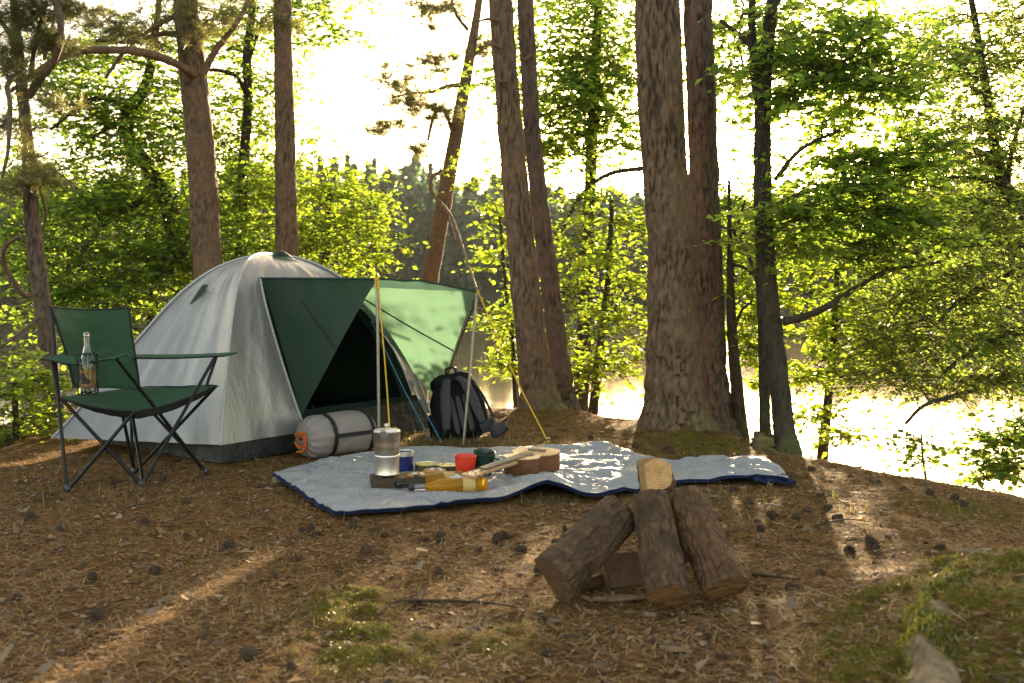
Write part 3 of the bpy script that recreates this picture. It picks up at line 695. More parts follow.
# ---- broadleaf trees
def C(px, py, Y, rx, rz, nt_, leaf=.07, nl=9, L=.38, droop=.12, flat=.6, ry=None): return (px, py, Y, rx, ry if ry else rx * .55, rz, nt_, L, leaf, nl, droop, flat)
make_tree('oak_tree', 'crooked dark oak with a zigzag stem, standing left of the tent on the far bank', 'tree',
          [[(160, -10, 10.5, 5), (155, 38, 10.5, 7), (146, 84, 10.5, 10), (127, 116, 10.5, 13), (130, 140, 10.5, 13), (147, 166, 10.5, 15), (166, 200, 10.5, 17), (178, 250, 10.5, 18), (186, 340, 10.5, 22), (190, 400, 10.5, 26)]],
          'dark_bark', n=20, seg=.05,
          limbs=[[(128, 120, 10.5, 7), (118, 103, 10.2, 6), (98, 98, 10, 5), (78, 108, 9.8, 4), (50, 130, 9.7, 3)], [(164, 198, 10.5, 8), (140, 202, 10.2, 6.5), (112, 218, 10, 5), (90, 240, 9.8, 4), (74, 268, 9.7, 3)], [(127, 120, 10.5, 5), (105, 130, 10.4, 4), (75, 150, 10.3, 3)]],
          clumps=[C(110, 95, 10.2, .75, .35, 90), (C(70, 130, 10, .7, .4, 90)), C(150, 95, 10.8, .55, .4, 70), C(100, 170, 10, .8, .4, 120), C(165, 140, 10.9, .6, .4, 80), C(80, 215, 9.9, .7, .35, 100), C(140, 225, 10.2, .8, .32, 120),
                  C(95, 260, 9.9, .9, .35, 130), C(170, 250, 10.4, .7, .3, 90), C(140, 45, 10.6, .7, .3, 70), C(60, 175, 9.6, .5, .3, 60), C(60, 250, 9.4, .5, .4, 70), C(110, 130, 10.6, .5, .25, 60), C(35, 235, 9.3, .4, .3, 50), C(185, 215, 11, .5, .3, 60), C(155, 185, 10.6, .4, .3, 50), C(90, 100, 10.3, .6, .3, 60), C(120, 60, 10.6, .6, .25, 50), C(60, 90, 10, .4, .3, 40), C(130, 200, 10.8, .7, .3, 70), C(170, 100, 11, .4, .4, 50), C(70, 200, 10.4, .5, .4, 60)], leafm='oak_leaf')
make_tree('young_oak_tree', 'slender broadleaf tree with mossy stem seen between the two pines behind the tent', 'tree',
          [[(256, -30, 11, 6), (251, 20, 11, 8), (247, 60, 11, 9), (248, 100, 11, 9), (243, 180, 11, 11), (241, 260, 11, 12), (240, 380, 11, 15)]],
          'dark_bark', n=14, seg=.06, limbs=[[(247, 95, 11, 5), (236, 76, 10.9, 4), (215, 70, 10.8, 4), (200, 72, 10.7, 3)], [(249, 60, 11, 4), (262, 20, 11, 3)]],
          clumps=[C(232, 110, 11, .5, .35, 60), C(262, 120, 11.3, .5, .5, 70), C(235, 190, 10.8, .5, .4, 80), C(265, 200, 11, .55, .4, 80), C(245, 235, 10.6, .7, .3, 90), C(255, 30, 11, .6, .4, 80), C(225, 50, 11, .4, .3, 44), C(310, 30, 11.2, .6, .25, 60), C(325, 5, 11.2, .5, .25, 44), C(230, 150, 11.2, .4, .4, 70), C(262, 70, 11.2, .35, .4, 60), C(228, 20, 11.4, .35, .3, 40), C(305, 20, 11.6, .5, .3, 40), C(265, 160, 11.4, .3, .35, 50), C(225, 230, 11, .4, .3, 50)], leafm='oak_leaf')
make_tree('young_oak_tree', 'bright yellow-green young tree just right of the straight reddish pine behind the tent', 'tree',
          [[(330, 190, 10.6, 5), (326, 250, 10.6, 9), (322, 380, 10.6, 13)]], 'dark_bark', n=12, seg=.06,
          clumps=[C(315, 185, 10.4, .35, .3, 60), C(340, 195, 10.4, .42, .28, 80), C(325, 225, 10.2, .5, .3, 110), C(362, 225, 10.4, .3, .25, 60), C(345, 255, 10.2, .45, .25, 90), C(372, 250, 10.4, .2, .2, 30), C(305, 250, 10.2, .35, .2, 60), C(303, 205, 10.6, .3, .4, 60), C(318, 150, 10.6, .25, .2, 24)], leafm='bright_leaf', limb_r=.012)
make_tree('shoreline_bush', 'low leafy bush behind the tent beneath the crooked oak', 'bush',
          [[(150, 280, 9.8, 5), (152, 330, 9.8, 8), (154, 395, 9.8, 10)]], 'dark_bark', n=10, seg=.06,
          clumps=[C(150, 275, 9.7, .7, .22, 100), C(95, 290, 9.4, .7, .25, 110), C(205, 262, 9.9, .5, .25, 70), C(120, 320, 9.4, .8, .3, 110), C(235, 262, 9.9, .4, .2, 60), C(270, 262, 10, .4, .2, 50), C(75, 330, 9.2, .5, .3, 70)], leafm='oak_leaf', limb_r=.012)
make_tree('shoreline_bush', 'yellow-green bush at the water behind the folding chair', 'bush',
          [[(15, 380, 6.1, 5), (16, 430, 6.1, 7), (18, 478, 6.1, 9)]], 'dark_bark', n=10, seg=.05,
          clumps=[C(5, 385, 6.0, .25, .14, 50, .05, L=.25), C(28, 400, 6.1, .18, .14, 50, .05, L=.22), C(10, 425, 6.0, .25, .13, 60, .05, L=.25), C(34, 440, 6.2, .12, .10, 30, .05, L=.2), C(-25, 410, 6, .25, .25, 50, .05, L=.25), C(0, 445, 6.0, .12, .08, 24, .05, L=.2), C(20, 365, 6.1, .15, .12, 20, .05, L=.25)], leafm='bright_leaf', limb_r=.008)
make_tree('oak_tree', 'broad-leaved oak at the shore between the dark narrow pine and the thickest trunk', 'tree',
          [[(600, -30, 9.6, 7), (596, 60, 9.6, 10), (590, 190, 9.6, 12), (586, 300, 9.6, 14), (580, 420, 9.4, 16)]], 'dark_bark', n=14, seg=.06,
          limbs=[[(562, 232, 9.2, 3), (573, 208, 9, 3.5), (590, 186, 8.9, 4), (612, 173, 8.8, 4.5), (645, 168, 8.6, 5)]],
          clumps=[C(560, 30, 9.4, .45, .35, 60), C(600, 40, 9.2, .45, .35, 70), C(575, 85, 9.2, .5, .25, 60), C(615, 85, 9.2, .4, .25, 56), C(558, 115, 9.3, .4, .25, 50), C(600, 120, 9.2, .4, .20, 46), C(585, 145, 9.4, .45, .2, 46), C(625, 10, 9.4, .4, .25, 50),
                  C(535, 130, 9.6, .3, .25, 36), C(515, 90, 9.8, .25, .3, 24), C(480, 70, 10.2, .3, .2, 20), C(575, 20, 9.6, .5, .4, 60), C(625, 60, 9.5, .35, .3, 50), C(560, 70, 9.6, .4, .3, 50), C(590, 100, 9.5, .5, .25, 60), C(620, 130, 9.5, .3, .2, 30), C(565, 155, 9.5, .35, .15, 30)], leafm='oak_leaf', limb_r=.016)
make_tree('young_oak_tree', 'sunlit yellow-green sapling filling the gap left of the thickest trunk', 'tree',
          [[(612, 200, 8.6, 4), (608, 280, 8.6, 6), (600, 350, 8.6, 8), (592, 425, 8.6, 11)]], 'dark_bark', n=12, seg=.05,
          clumps=[C(600, 215, 8.6, .35, .18, 70, .062), C(630, 225, 8.8, .25, .2, 50, .062), C(580, 250, 8.5, .3, .2, 60, .062), C(620, 270, 8.6, .3, .2, 60, .062), C(590, 300, 8.4, .3, .18, 60, .062), C(625, 320, 8.5, .25, .16, 50, .062), C(600, 345, 8.3, .32, .16, 66, .062), C(580, 375, 8.2, .2, .12, 34, .062), C(615, 372, 8.3, .25, .12, 44, .062), C(640, 280, 8.8, .2, .3, 44, .062)], leafm='bright_leaf', limb_r=.010)
make_tree('young_oak_tree', 'sparse bright-leaved sapling left of the leaning brown pine at the water', 'tree',
          [[(500, 215, 11, 3), (506, 290, 11, 4), (514, 360, 11, 5), (518, 425, 11, 6)]], 'dark_bark', n=10, seg=.05,
          clumps=[C(492, 225, 11, 0.19, 0.19, 34, .06, L=.25), C(508, 250, 11, 0.18, 0.19, 36, .06, L=.25), C(490, 262, 11, 0.17, 0.14, 30, .06, L=.25), C(510, 290, 11, 0.14, 0.19, 24, .06, L=.22), C(515, 335, 11, 0.14, 0.17, 24, .06, L=.22), C(512, 365, 11, 0.14, 0.12, 24, .06, L=.22), C(505, 205, 11, 0.30, 0.17, 36, .06, L=.25), C(470, 175, 11, 0.36, 0.12, 24, .06, L=.3), C(455, 185, 11, 0.24, 0.12, 16, .06)], leafm='bright_leaf', limb_r=.007)
make_tree('shoreline_bush', 'few bright leafy shoots at the water just left of the leaning brown pine foot', 'bush',
          [[(512, 320, 8.6, 3), (514, 370, 8.6, 4), (516, 420, 8.5, 6)]], 'dark_bark', n=10, seg=.05,
          clumps=[C(510, 322, 8.6, .14, .08, 40, .06, L=.24), C(518, 345, 8.6, .13, .10, 36, .06, L=.22), C(508, 366, 8.5, .12, .08, 34, .06, L=.2), C(522, 312, 8.7, .10, .06, 24, .06, L=.2)], leafm='bright_leaf', limb_r=.006)
make_tree('oak_tree', 'dark forked oak on the bank edge right of the plated pines', 'tree',
          [[(772, -40, 6.05, 10), (772, 0, 6.05, 12), (766, 60, 6.05, 14), (763, 110, 6.05, 16), (763, 200, 6.05, 18), (768, 290, 6.05, 19), (778, 370, 6.05, 19), (784, 430, 6.05, 22), (787, 450, 6.0, 29)],
           [(753, -40, 6.1, 7), (752, 30, 6.1, 8), (755, 75, 6.08, 9), (760, 110, 6.05, 10)], [(759, 240, 6.2, 9), (762, 300, 6.3, 11), (764, 360, 6.3, 11), (765, 425, 6.3, 12), (767, 450, 6.25, 16)]],
          'dark_bark', bark=.007, plate=30, n=56, seg=.02,
          limbs=[[(784, 322, 6.0, 9), (806, 316, 5.9, 8), (828, 306, 5.8, 7), (850, 292, 5.8, 6), (872, 278, 5.7, 5), (900, 268, 5.7, 4), (940, 262, 5.7, 3)], [(772, 115, 6, 7), (790, 90, 5.9, 5), (820, 70, 5.9, 4), (860, 55, 5.9, 3)], [(770, 70, 6, 6), (745, 40, 6, 5), (720, 20, 6, 4)], [(775, 180, 6, 5), (800, 150, 5.9, 4), (840, 130, 5.8, 3)],
                 [(775, 205, 6, 5), (810, 190, 5.9, 4), (850, 186, 5.8, 3)], [(768, 15, 6, 7), (785, -10, 6, 6), (820, -40, 6, 5)], [(766, 240, 6.1, 3), (740, 232, 6.3, 3), (715, 225, 6.4, 2)]],
          clumps=[C(738, 40, 7.8, .22, .2, 44, .06, L=.28), C(735, 85, 7.8, .14, .10, 16, .06, L=.22), C(800, 30, 6.0, .32, .2, 66, .06, L=.3), C(845, 55, 5.9, .32, .16, 70, .06, L=.3), C(880, 85, 5.9, .28, .14, 56, .06, L=.3), C(820, 95, 5.9, .30, .12, 60, .06, L=.3), C(790, 75, 6.1, .22, .1, 30, .06, L=.3),
                  C(860, 20, 6, .25, .2, 40, .06, L=.3), C(870, 165, 5.8, .24, .10, 56, .06, L=.28), C(835, 160, 5.9, .2, .1, 24, .06, L=.28), C(820, 205, 5.9, .32, .14, 80, .06, L=.3), C(860, 215, 5.8, .26, .14, 66, .06, L=.3), C(790, 230, 6.1, .26, .12, 60, .06, L=.28), C(905, 150, 5.8, .2, .1, 36, .06, L=.28), C(742, 195, 7.9, .14, .2, 44, .06, L=.28), C(742, 250, 7.9, .14, .16, 36, .06, L=.26), C(775, 15, 7.0, .25, .2, 44, .06, L=.28), C(905, 215, 5.8, .2, .1, 36, .06, L=.28), C(748, 160, 7.9, .10, .1, 10, .06, L=.24), C(890, 185, 5.7, .25, .1, 50, .06, L=.28),
                  C(870, 255, 5.7, .25, .10, 40, .06, L=.28), C(905, 245, 5.7, .2, .12, 40, .06, L=.28), C(735, 60, 7.4, .2, .25, 50, .06, L=.28), C(745, 120, 8.2, .12, .2, 24, .06, L=.26), C(740, 215, 7.8, .16, .2, 44, .06, L=.26), C(810, 60, 6.6, .35, .2, 60, .06, L=.3), C(855, 90, 6.6, .3, .2, 50, .06, L=.3), C(830, 130, 6.4, .25, .12, 30, .06, L=.28), C(900, 60, 6.4, .25, .15, 30, .06, L=.28)], leafm='oak_leaf', limb_r=.012)
make_tree('young_oak_tree', 'thin dark stem between the plated pine and the forked oak', 'tree',
          [[(729, 180, 6.8, 3), (730, 250, 6.8, 6), (732, 330, 6.8, 10), (738, 400, 6.8, 13), (742, 445, 6.8, 17)]], 'dark_bark', bark=.005, plate=34, n=28, seg=.03,
          limbs=[[(734, 235, 6.8, 4), (738, 225, 6.8, 3), (745, 200, 6.8, 2)], [(733, 265, 6.8, 4), (745, 268, 6.7, 3.5), (756, 278, 6.6, 3)], [(734, 330, 6.8, 4), (742, 310, 6.8, 3), (752, 302, 6.8, 2)]],
          clumps=[C(748, 290, 7.4, .16, .14, 34, .06, L=.24), C(745, 330, 7.5, .16, .12, 34, .06, L=.24), C(735, 275, 7.5, .15, .2, 34, .06, L=.24), C(752, 250, 7.3, .14, .12, 24, .06, L=.24), C(748, 370, 7.3, .08, .08, 12, .06, L=.2), C(750, 338, 6.9, .10, .14, 40, .06, L=.18), C(752, 305, 6.9, .10, .1, 24, .06, L=.18)], leafm='bright_leaf', limb_r=.008)
make_tree('young_oak_tree', 'sunlit sapling with layered yellow-green sprays right of the forked oak at the water', 'tree',
          [[(838, 250, 7.6, 4), (834, 330, 7.5, 7), (828, 400, 7.4, 9), (822, 462, 7.3, 12)]], 'dark_bark', n=12, seg=.05,
          clumps=[C(810, 255, 7.6, .25, .12, 50, .058, L=.28), C(845, 265, 7.7, .26, .14, 50, .058, L=.28), C(805, 295, 7.4, .22, .12, 44, .058, L=.28), C(845, 310, 7.5, .28, .12, 60, .058, L=.28), C(820, 335, 7.3, .30, .10, 66, .058, L=.28), C(860, 345, 7.3, .28, .10, 60, .058, L=.28), C(802, 365, 7.2, .14, .10, 30, .058, L=.24), C(835, 375, 7.2, .25, .06, 40, .058, L=.26), C(815, 415, 6.9, .18, .05, 34, .058, L=.24), C(835, 430, 6.8, .14, .05, 24, .058, L=.24), C(790, 290, 7.6, .15, .15, 34, .058, L=.24), C(880, 300, 7.6, .25, .14, 50, .058, L=.28), C(798, 250, 8, .2, .14, 36, .058, L=.26)], leafm='bright_leaf', limb_r=.009)
make_tree('birch_tree', 'airy pale-green birch leaning in from the right over the water', 'tree',
          [[(960, -60, 7.2, 4), (975, 20, 7.2, 6), (986, 90, 7.2, 8), (998, 165, 7.2, 11), (1008, 192, 7.2, 14), (1040, 235, 7.3, 20), (1075, 330, 7.4, 26), (1090, 500, 7.4, 34)]], 'dark_bark', n=20, seg=.04,
          limbs=[[(1045, 246, 7.2, 8), (1000, 244, 7.0, 6), (968, 245, 6.9, 5), (935, 255, 6.8, 4), (900, 266, 6.8, 3)], [(1052, 262, 7.2, 7), (1024, 268, 7.0, 6), (985, 285, 6.9, 5), (960, 300, 6.8, 4), (935, 325, 6.7, 3)], [(1064, 310, 7.2, 9), (1024, 330, 6.9, 8), (1000, 338, 6.8, 7), (970, 352, 6.7, 5), (945, 372, 6.6, 4)],
                 [(1070, 350, 7.2, 8), (1024, 370, 6.7, 7), (990, 384, 6.5, 6), (955, 396, 6.4, 5), (925, 405, 6.3, 4), (905, 424, 6.3, 3)], [(1005, 185, 7.2, 6), (975, 178, 7.1, 4), (940, 178, 7, 3), (915, 182, 7, 2)], [(995, 160, 7.2, 5), (975, 150, 7.1, 4), (950, 142, 7, 3)], [(988, 100, 7.2, 5), (965, 80, 7.1, 4), (950, 50, 7, 3)], [(1008, 190, 7.2, 5), (1012, 150, 7.1, 4), (1030, 90, 7, 3)], [(1015, 205, 7.2, 5), (1035, 190, 7.2, 4)]],
          clumps=[C(*a, .045, 10, .32, .35, .7) for a in [(985, 30, 7.2, .38, .28, 90), (940, 70, 7.1, .28, .24, 64), (1000, 90, 7.1, .36, .24, 80), (955, 125, 7.0, .3, .2, 64), (1015, 150, 7.1, .24, .24, 64), (975, 165, 7.0, .32, .16, 60), (930, 175, 7.0, .24, .14, 50), (1010, 215, 7.0, .25, .16, 50), (960, 220, 6.9, .34, .14, 64),
                  (915, 245, 6.9, .26, .12, 50), (985, 262, 6.8, .3, .14, 60), (945, 290, 6.8, .3, .14, 64), (905, 300, 6.8, .26, .14, 56), (1000, 310, 6.8, .18, .14, 40), (960, 345, 6.7, .26, .12, 50), (915, 345, 6.7, .28, .12, 60), (890, 375, 6.6, .22, .10, 44), (935, 385, 6.5, .24, .07, 40), (985, 375, 6.6, .18, .1, 36), (1015, 380, 6.5, .15, .14, 36), (905, 205, 7, .24, .12, 40), (1020, 20, 7.2, .3, .3, 60), (1020, 270, 6.9, .2, .2, 40), (920, 110, 7.2, .16, .12, 22), (1015, 340, 6.7, .14, .12, 26), (875, 330, 6.9, .2, .12, 40), (960, 50, 7.6, .35, .3, 80), (920, 30, 7.6, .2, .25, 30), (1000, 130, 7.6, .35, .3, 80), (940, 150, 7.5, .3, .2, 60), (985, 200, 7.5, .35, .2, 70), (940, 215, 7.4, .3, .15, 60), (1015, 60, 7.6, .3, .3, 70), (1000, 245, 7.3, .25, .15, 50), (925, 275, 7.2, .25, .15, 50), (975, 320, 7.0, .25, .15, 50)]],
          leafm='birch_leaf', limb_r=.010)
make_tree('shoreline_bush', 'small leafy branch dipping low over the glittering water at the right edge', 'bush',
          [[(1040, 400, 5.9, 4), (1055, 450, 5.9, 6), (1062, 520, 5.9, 9)]], 'dark_bark', n=10, seg=.04,
          clumps=[C(1005, 440, 5.8, .16, .05, 34, .055, L=.2), C(985, 455, 5.8, .08, .04, 14, .055, L=.18), C(1015, 470, 5.7, .10, .06, 26, .055, L=.18), C(1020, 425, 5.8, .12, .06, 24, .055, L=.2), C(1000, 475, 5.6, .08, .04, 14, .055, L=.16)], leafm='oak_leaf', limb_r=.006)
make_tree('shoreline_bush', 'few thin green shoots rising over the bank crest right of the forked oak', 'bush',
          [[(921, 432, 5.5, 2), (923, 460, 5.5, 2.5), (926, 482, 5.5, 3)]], 'dark_bark', n=8, seg=.03,
          clumps=[C(920, 440, 5.5, .05, .05, 8, .05, 6, .12), C(928, 458, 5.5, .07, .03, 8, .05, 6, .12), C(905, 448, 5.5, .05, .03, 5, .05, 6, .12)], leafm='oak_leaf', limb_r=.003, sub=1)

# ------------------------------------------------------------------ far shore
def forest():
    LV = []
    for row, (D0, cnt) in enumerate(((234, 150), (252, 140), (278, 120), (315, 100))):
        for k in range(cnt):
            a = math.radians(-42 + 84 * (k + random.random()) / cnt); D = D0 + random.uniform(-5, 9)
            x, y = D * math.sin(a), D * math.cos(a); z = float(gz(np.array([x]), np.array([y]))[0])
            t = math.degrees(a)
            hh = random.uniform(14, 21) * (1.3 if t < 0 else 1.1) + (4 if -16 < t < -4 else 0)
            conif = random.random() < .3
            m = 520 if row < 2 else 300
            u = RNG.random(m); th = RNG.random(m) * 2 * PI; r = np.sqrt(RNG.random(m))
            prof = (1 - u) ** .75 * 1.0 if conif else np.sin(np.clip(u * .92 + .08, 0, 1) * PI) ** .55
            R = (2.3 if conif else 4.0) * random.uniform(.8, 1.2)
            lump = 1 + .35 * np.sin(th * 3 + u * 9 + k)
            p = np.stack([x + r * R * prof * lump * np.cos(th), y + r * R * prof * lump * np.sin(th), z + 1 + u * hh], -1)
            s = (.60 + .60 * RNG.random(m))[:, None]
            d1 = RNG.normal(0, 1, (m, 3)); d1 /= np.linalg.norm(d1, axis=1)[:, None]; d2 = np.cross(d1, RNG.normal(0, 1, (m, 3))); d2 /= np.linalg.norm(d2, axis=1)[:, None]
            LV.append(np.stack([p - d1 * s, p + d2 * s * .7, p + d1 * s, p - d2 * s * .7], 1).reshape(-1, 3))
    v = np.concatenate(LV)
    tag(np_mesh('far_forest', v, quads(len(v) // 4), M['far_leaf'], smooth=False), None, None, None, 'stuff')
forest()

# ------------------------------------------------------------------ haze
hz = MB(); a = 405; z0, z1 = -5.0, 75.0
hz.add([(-a, -a, z0), (a, -a, z0), (a, a, z0), (-a, a, z0), (-a, -a, z1), (a, -a, z1), (a, a, z1), (-a, a, z1)], [(0, 3, 2, 1), (4, 5, 6, 7), (0, 1, 5, 4), (1, 2, 6, 5), (2, 3, 7, 6), (3, 0, 4, 7)])
hm = bpy.data.materials.new('haze_air'); hm.use_nodes = True; ht = hm.node_tree; ht.nodes.clear()
ho = ht.nodes.new('ShaderNodeOutputMaterial'); hv = ht.nodes.new('ShaderNodeVolumePrincipled'); hv.inputs['Color'].default_value = (.93, .95, .96, 1)
hv.inputs['Density'].default_value = .00012; hv.inputs['Anisotropy'].default_value = .1; ht.links.new(hv.outputs[0], ho.inputs['Volume'])
HAZE = True
if HAZE: tag(hz.build('haze', hm, smooth=False), None, None, None, 'stuff')

# ------------------------------------------------------------------ tent
TN = Vector((-1.54, 5.22, 0)); TE = Vector((.61, .792, 0)); TI = Vector((-.792, .61, 0))   # near corner, along the door side, inwards
TL, TD, TH = 1.68, 1.18, 1.135
def tl(a, i, z): return TN + TE * a + TI * i + Vector((0, 0, z))
TC = [(0, 0), (TL, 0), (TL, TD), (0, TD)]
FLARE = P(38, 457, 5.55)
_a = crv([V(r_, z_, 0) for r_, z_ in ((1.0, 0), (.915, .27), (.82, .53), (.71, .76), (.62, .875), (.50, .950), (.36, .985), (.18, 1.0), (0, 1.0))], 8)
ARCH = [_a[0]]; _l = [0]
for _k in range(1, len(_a)): _l.append(_l[-1] + (_a[_k] - _a[_k - 1]).length)
ARCH = []
for _k in range(61):
    _t = _l[-1] * _k / 60; _i = max(j for j in range(len(_l)) if _l[j] <= _t + 1e-9); _i = min(_i, len(_a) - 2)
    ARCH.append(_a[_i].lerp(_a[_i + 1], (_t - _l[_i]) / (_l[_i + 1] - _l[_i])))
ARCH2 = crv([V(r_, z_, 0) for r_, z_ in ((1.0, 0), (.93, .20), (.845, .40), (.735, .575), (.60, .725), (.45, .85), (.30, .935), (.14, .985), (0, 1.0))], 8)
def tarch(c, s, k=1.0, h=TH, flare=True):
    A_ = ARCH if c == 0 else ARCH2; i = min(s, 1) * (len(A_) - 1); q_ = min(int(i), len(A_) - 2); e_ = A_[q_].lerp(A_[q_ + 1], i - q_); r = e_.x * k
    cx, cy = TL / 2, TD / 2
    p = tl(cx + (TC[c][0] - cx) * r, cy + (TC[c][1] - cy) * r, h * e_.y)
    if c == 3 and flare:
        w_ = max(0, 1 - s / .42) ** 1.6
        p = p.lerp(Vector((FLARE.x, FLARE.y, p.z * .5 + .02)), w_)
    return p
def tface(c, s, t, k=1.0, h=TH, wr=1.0, flare=True):
    a = tarch(c, s, k, h, flare); b = tarch((c + 1) % 4, s, k, h, flare)
    p = a.lerp(b, t); cen = tl(TL / 2, TD / 2, p.z)
    sag = .055 * 4 * t * (1 - t) * math.sin(PI * min(1, s * 1.05)) * (1 if k == 1 else .6)
    p = p.lerp(cen, sag)
    if wr:
        n_ = (p - cen); n_.z = 0; n_.normalize()
        e = min(1, 6 * t, 6 * (1 - t))
        u = t * 7 + s * 2.2; f1 = noise.noise(V(u * 1.1, s * 1.3, c * 7.3)); f2 = noise.noise(V(t * 15 + s * 4, s * 5, c * 3.1)); f3 = noise.noise(V(t * 30 - s * 9, s * 16, c * 5.7))
        p += n_ * (f1 * .020 + f2 * .011 + f3 * .005) * wr * (.25 + .75 * e)
    return p
S0 = .06
tent = thing('dome_tent', 'silver two-person dome tent with green awning propped on poles', 'tent', (TN.x, TN.y, 0))
fly = MB()
for c in (1, 2, 3): fly.grid(lambda u, v, c=c: tface(c, S0 + (1 - S0) * v, u), 44, 44)
def tlv(s): return TB0 + (TB1 - TB0) * min(1, (s - S0) / (SD - S0))
def trv(s): return TR0 + (TR1 - TR0) * min(1, (s - S0) / (SD - S0))
def proj(p):
    d = p - Vector((0, 0, CAM_Z)); f = d.y * cp - d.z * sp_; u = d.y * sp_ + d.z * cp; return 512 + F * d.x / f, 341.5 - F * u / f
def tfind(s, px):
    lo, hi = 0, 1
    for _ in range(30):
        m_ = (lo + hi) / 2
        if proj(tface(0, s, m_, wr=0))[0] < px: lo = m_
        else: hi = m_
    return lo
SD = min((k / 200 for k in range(80, 180)), key=lambda s: abs(proj(tface(0, s, tfind(s, 260), wr=0))[1] - 279))
TB0, TB1 = tfind(S0, 305), tfind(SD, 260); TR1 = .91; TR0 = .985
print('door', SD, TB0, TB1, TR0, TR1, proj(tface(0, SD, TB1, wr=0)), proj(tface(0, SD, TR1, wr=0)))
fly.grid(lambda u, v: tface(0, S0 + (SD - S0) * v, u * tlv(S0 + (SD - S0) * v)), 22, 40)
fly.grid(lambda u, v: tface(0, S0 + (SD - S0) * v, trv(S0 + (SD - S0) * v) + u * (1 - trv(S0 + (SD - S0) * v))), 16, 40)
fly.grid(lambda u, v: tface(0, SD + (1 - SD) * v, u), 40, 24)
fly.build('fly_sheet', M['silver'], tent)
tub = MB()
for c in range(4):
    tub.grid(lambda u, v, c=c: tface(c, .005 + .105 * v, u, .985, TH, .8, False), 40, 5)
tub.add([tl(a, i, .012) for a, i in ((.02, .02), (TL - .02, .02), (TL - .02, TD - .02), (.02, TD - .02))], [(0, 1, 2, 3)])
tub.build('groundsheet', M['black_tarp'], tent)
inn = MB()
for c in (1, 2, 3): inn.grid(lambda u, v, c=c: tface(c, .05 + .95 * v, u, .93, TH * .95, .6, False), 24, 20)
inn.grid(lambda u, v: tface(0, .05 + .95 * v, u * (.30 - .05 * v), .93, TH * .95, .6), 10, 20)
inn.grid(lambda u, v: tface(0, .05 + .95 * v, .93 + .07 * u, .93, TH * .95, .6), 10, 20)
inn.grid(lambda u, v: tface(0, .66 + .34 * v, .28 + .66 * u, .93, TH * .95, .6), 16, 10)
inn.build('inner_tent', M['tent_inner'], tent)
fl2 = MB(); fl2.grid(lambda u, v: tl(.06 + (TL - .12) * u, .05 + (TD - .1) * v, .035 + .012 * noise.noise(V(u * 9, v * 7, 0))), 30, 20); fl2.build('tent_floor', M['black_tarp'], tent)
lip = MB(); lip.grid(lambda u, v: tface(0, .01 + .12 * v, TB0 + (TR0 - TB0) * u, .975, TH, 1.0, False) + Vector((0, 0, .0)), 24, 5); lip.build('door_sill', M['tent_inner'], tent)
# seam tape along the near pole and poles' sleeves
sm = MB()
for c in range(4):
    pts = [tarch(c, S0 + (1 - S0) * k / 40) for k in range(41)]
    cen = tl(TL / 2, TD / 2, 0); out = [p + ((p - cen).normalized() * .006) for p in pts]
    sm.tube(out, .008, 8)
sm.build('pole_sleeve', M['seam'], tent)
ds = MB(); ds.tube([tface(0, S0 + (SD - S0) * k / 24, tlv(S0 + (SD - S0) * k / 24)) + TI * -.006 for k in range(25)], .007, 6)
ds.build('door_seam', M['seam'], tent)
# awning
A = P(377, 279, 5.5); B = P(477, 292, 5.95)
TLp = tface(0, SD, tlv(SD)); TRp = tface(0, SD, trv(SD)); BL = tface(0, .115, tlv(.115)) + TI * -.02; BR = P(437, 402, 6.5)
def tri(mb, a, b, c, n=22, wr=.02, seed=0):
    """taut triangular cloth a-b (top edge) to c, edges slightly hollow"""
    nrm = (b - a).cross(c - a).normalized()
    def fn(u, v):
        p = a.lerp(b, u).lerp(c, v)
        w_ = u * (1 - u) * 4 * (1 - v)
        hol = (1 - v) * v * 4 * .05
        mid = a.lerp(b, .5).lerp(c, v); p = p.lerp(mid, hol)
        return p + nrm * (wr * w_ * (noise.noise(V(u * 3 + seed, v * 3, seed)) + .5 * noise.noise(V((u - .5) * 9 * (1 - v) + seed, v * 6, seed + 3))))
    mb.grid(fn, n, n)
aw = MB()
def roof(u, v):
    a = TLp.lerp(TRp, u); b = A.lerp(B, u); p = a.lerp(b, v)
    p.z += .018 * math.sin(PI * u) * v - .012 * math.sin(PI * v) * math.sin(PI * u); p.z += .008 * math.sin(PI * u) * noise.noise(V(u * 6, v * 6, 2)); return p
aw.grid(roof, 26, 20)
awo = aw.build('awning', M['tent_green'], tent)
hem = MB(); hem.tube([roof(k / 20, 1) for k in range(21)], .006, 6); hem.tube([roof(0, k / 14) for k in range(15)], .008, 6); hem.build('awning_hem', M['tent_green'], awo)
wl = MB(); tri(wl, TLp + V(0, 0, -.004), A + V(0, 0, -.004), BL, wr=.03, seed=1); awl = wl.build('awning_wing', M['tent_green'], tent)
wr_ = MB(); tri(wr_, TRp + V(.0, .0, .006), B + V(0, 0, .004), BR, wr=.035, seed=5); awr = wr_.build('awning_wing', M['tent_green'], tent); awr['label'] = 'mint green awning wing glowing with sunlight'
st = MB(); a_ = TRp.lerp(B, .12) + V(0, -.02, -.05); b_ = B.lerp(BR, .52) + V(0, -.012, 0); st.tube(crv([a_, a_.lerp(b_, .5) + V(0, -.01, -.006), b_], 8), .005, 6); st.tube([B + V(0, -.01, -.03), BR + V(0, -.012, 0)], .004, 6); st.build('strap', M['black_strap'], awr)
st = MB(); a_ = TLp.lerp(A, .36) + V(0, -.012, -.12); b_ = A.lerp(BL, .52) + V(.0, -.012, 0); st.tube([a_, a_.lerp(b_, .5), b_], .004, 6); st.build('strap', M['black_strap'], awl)
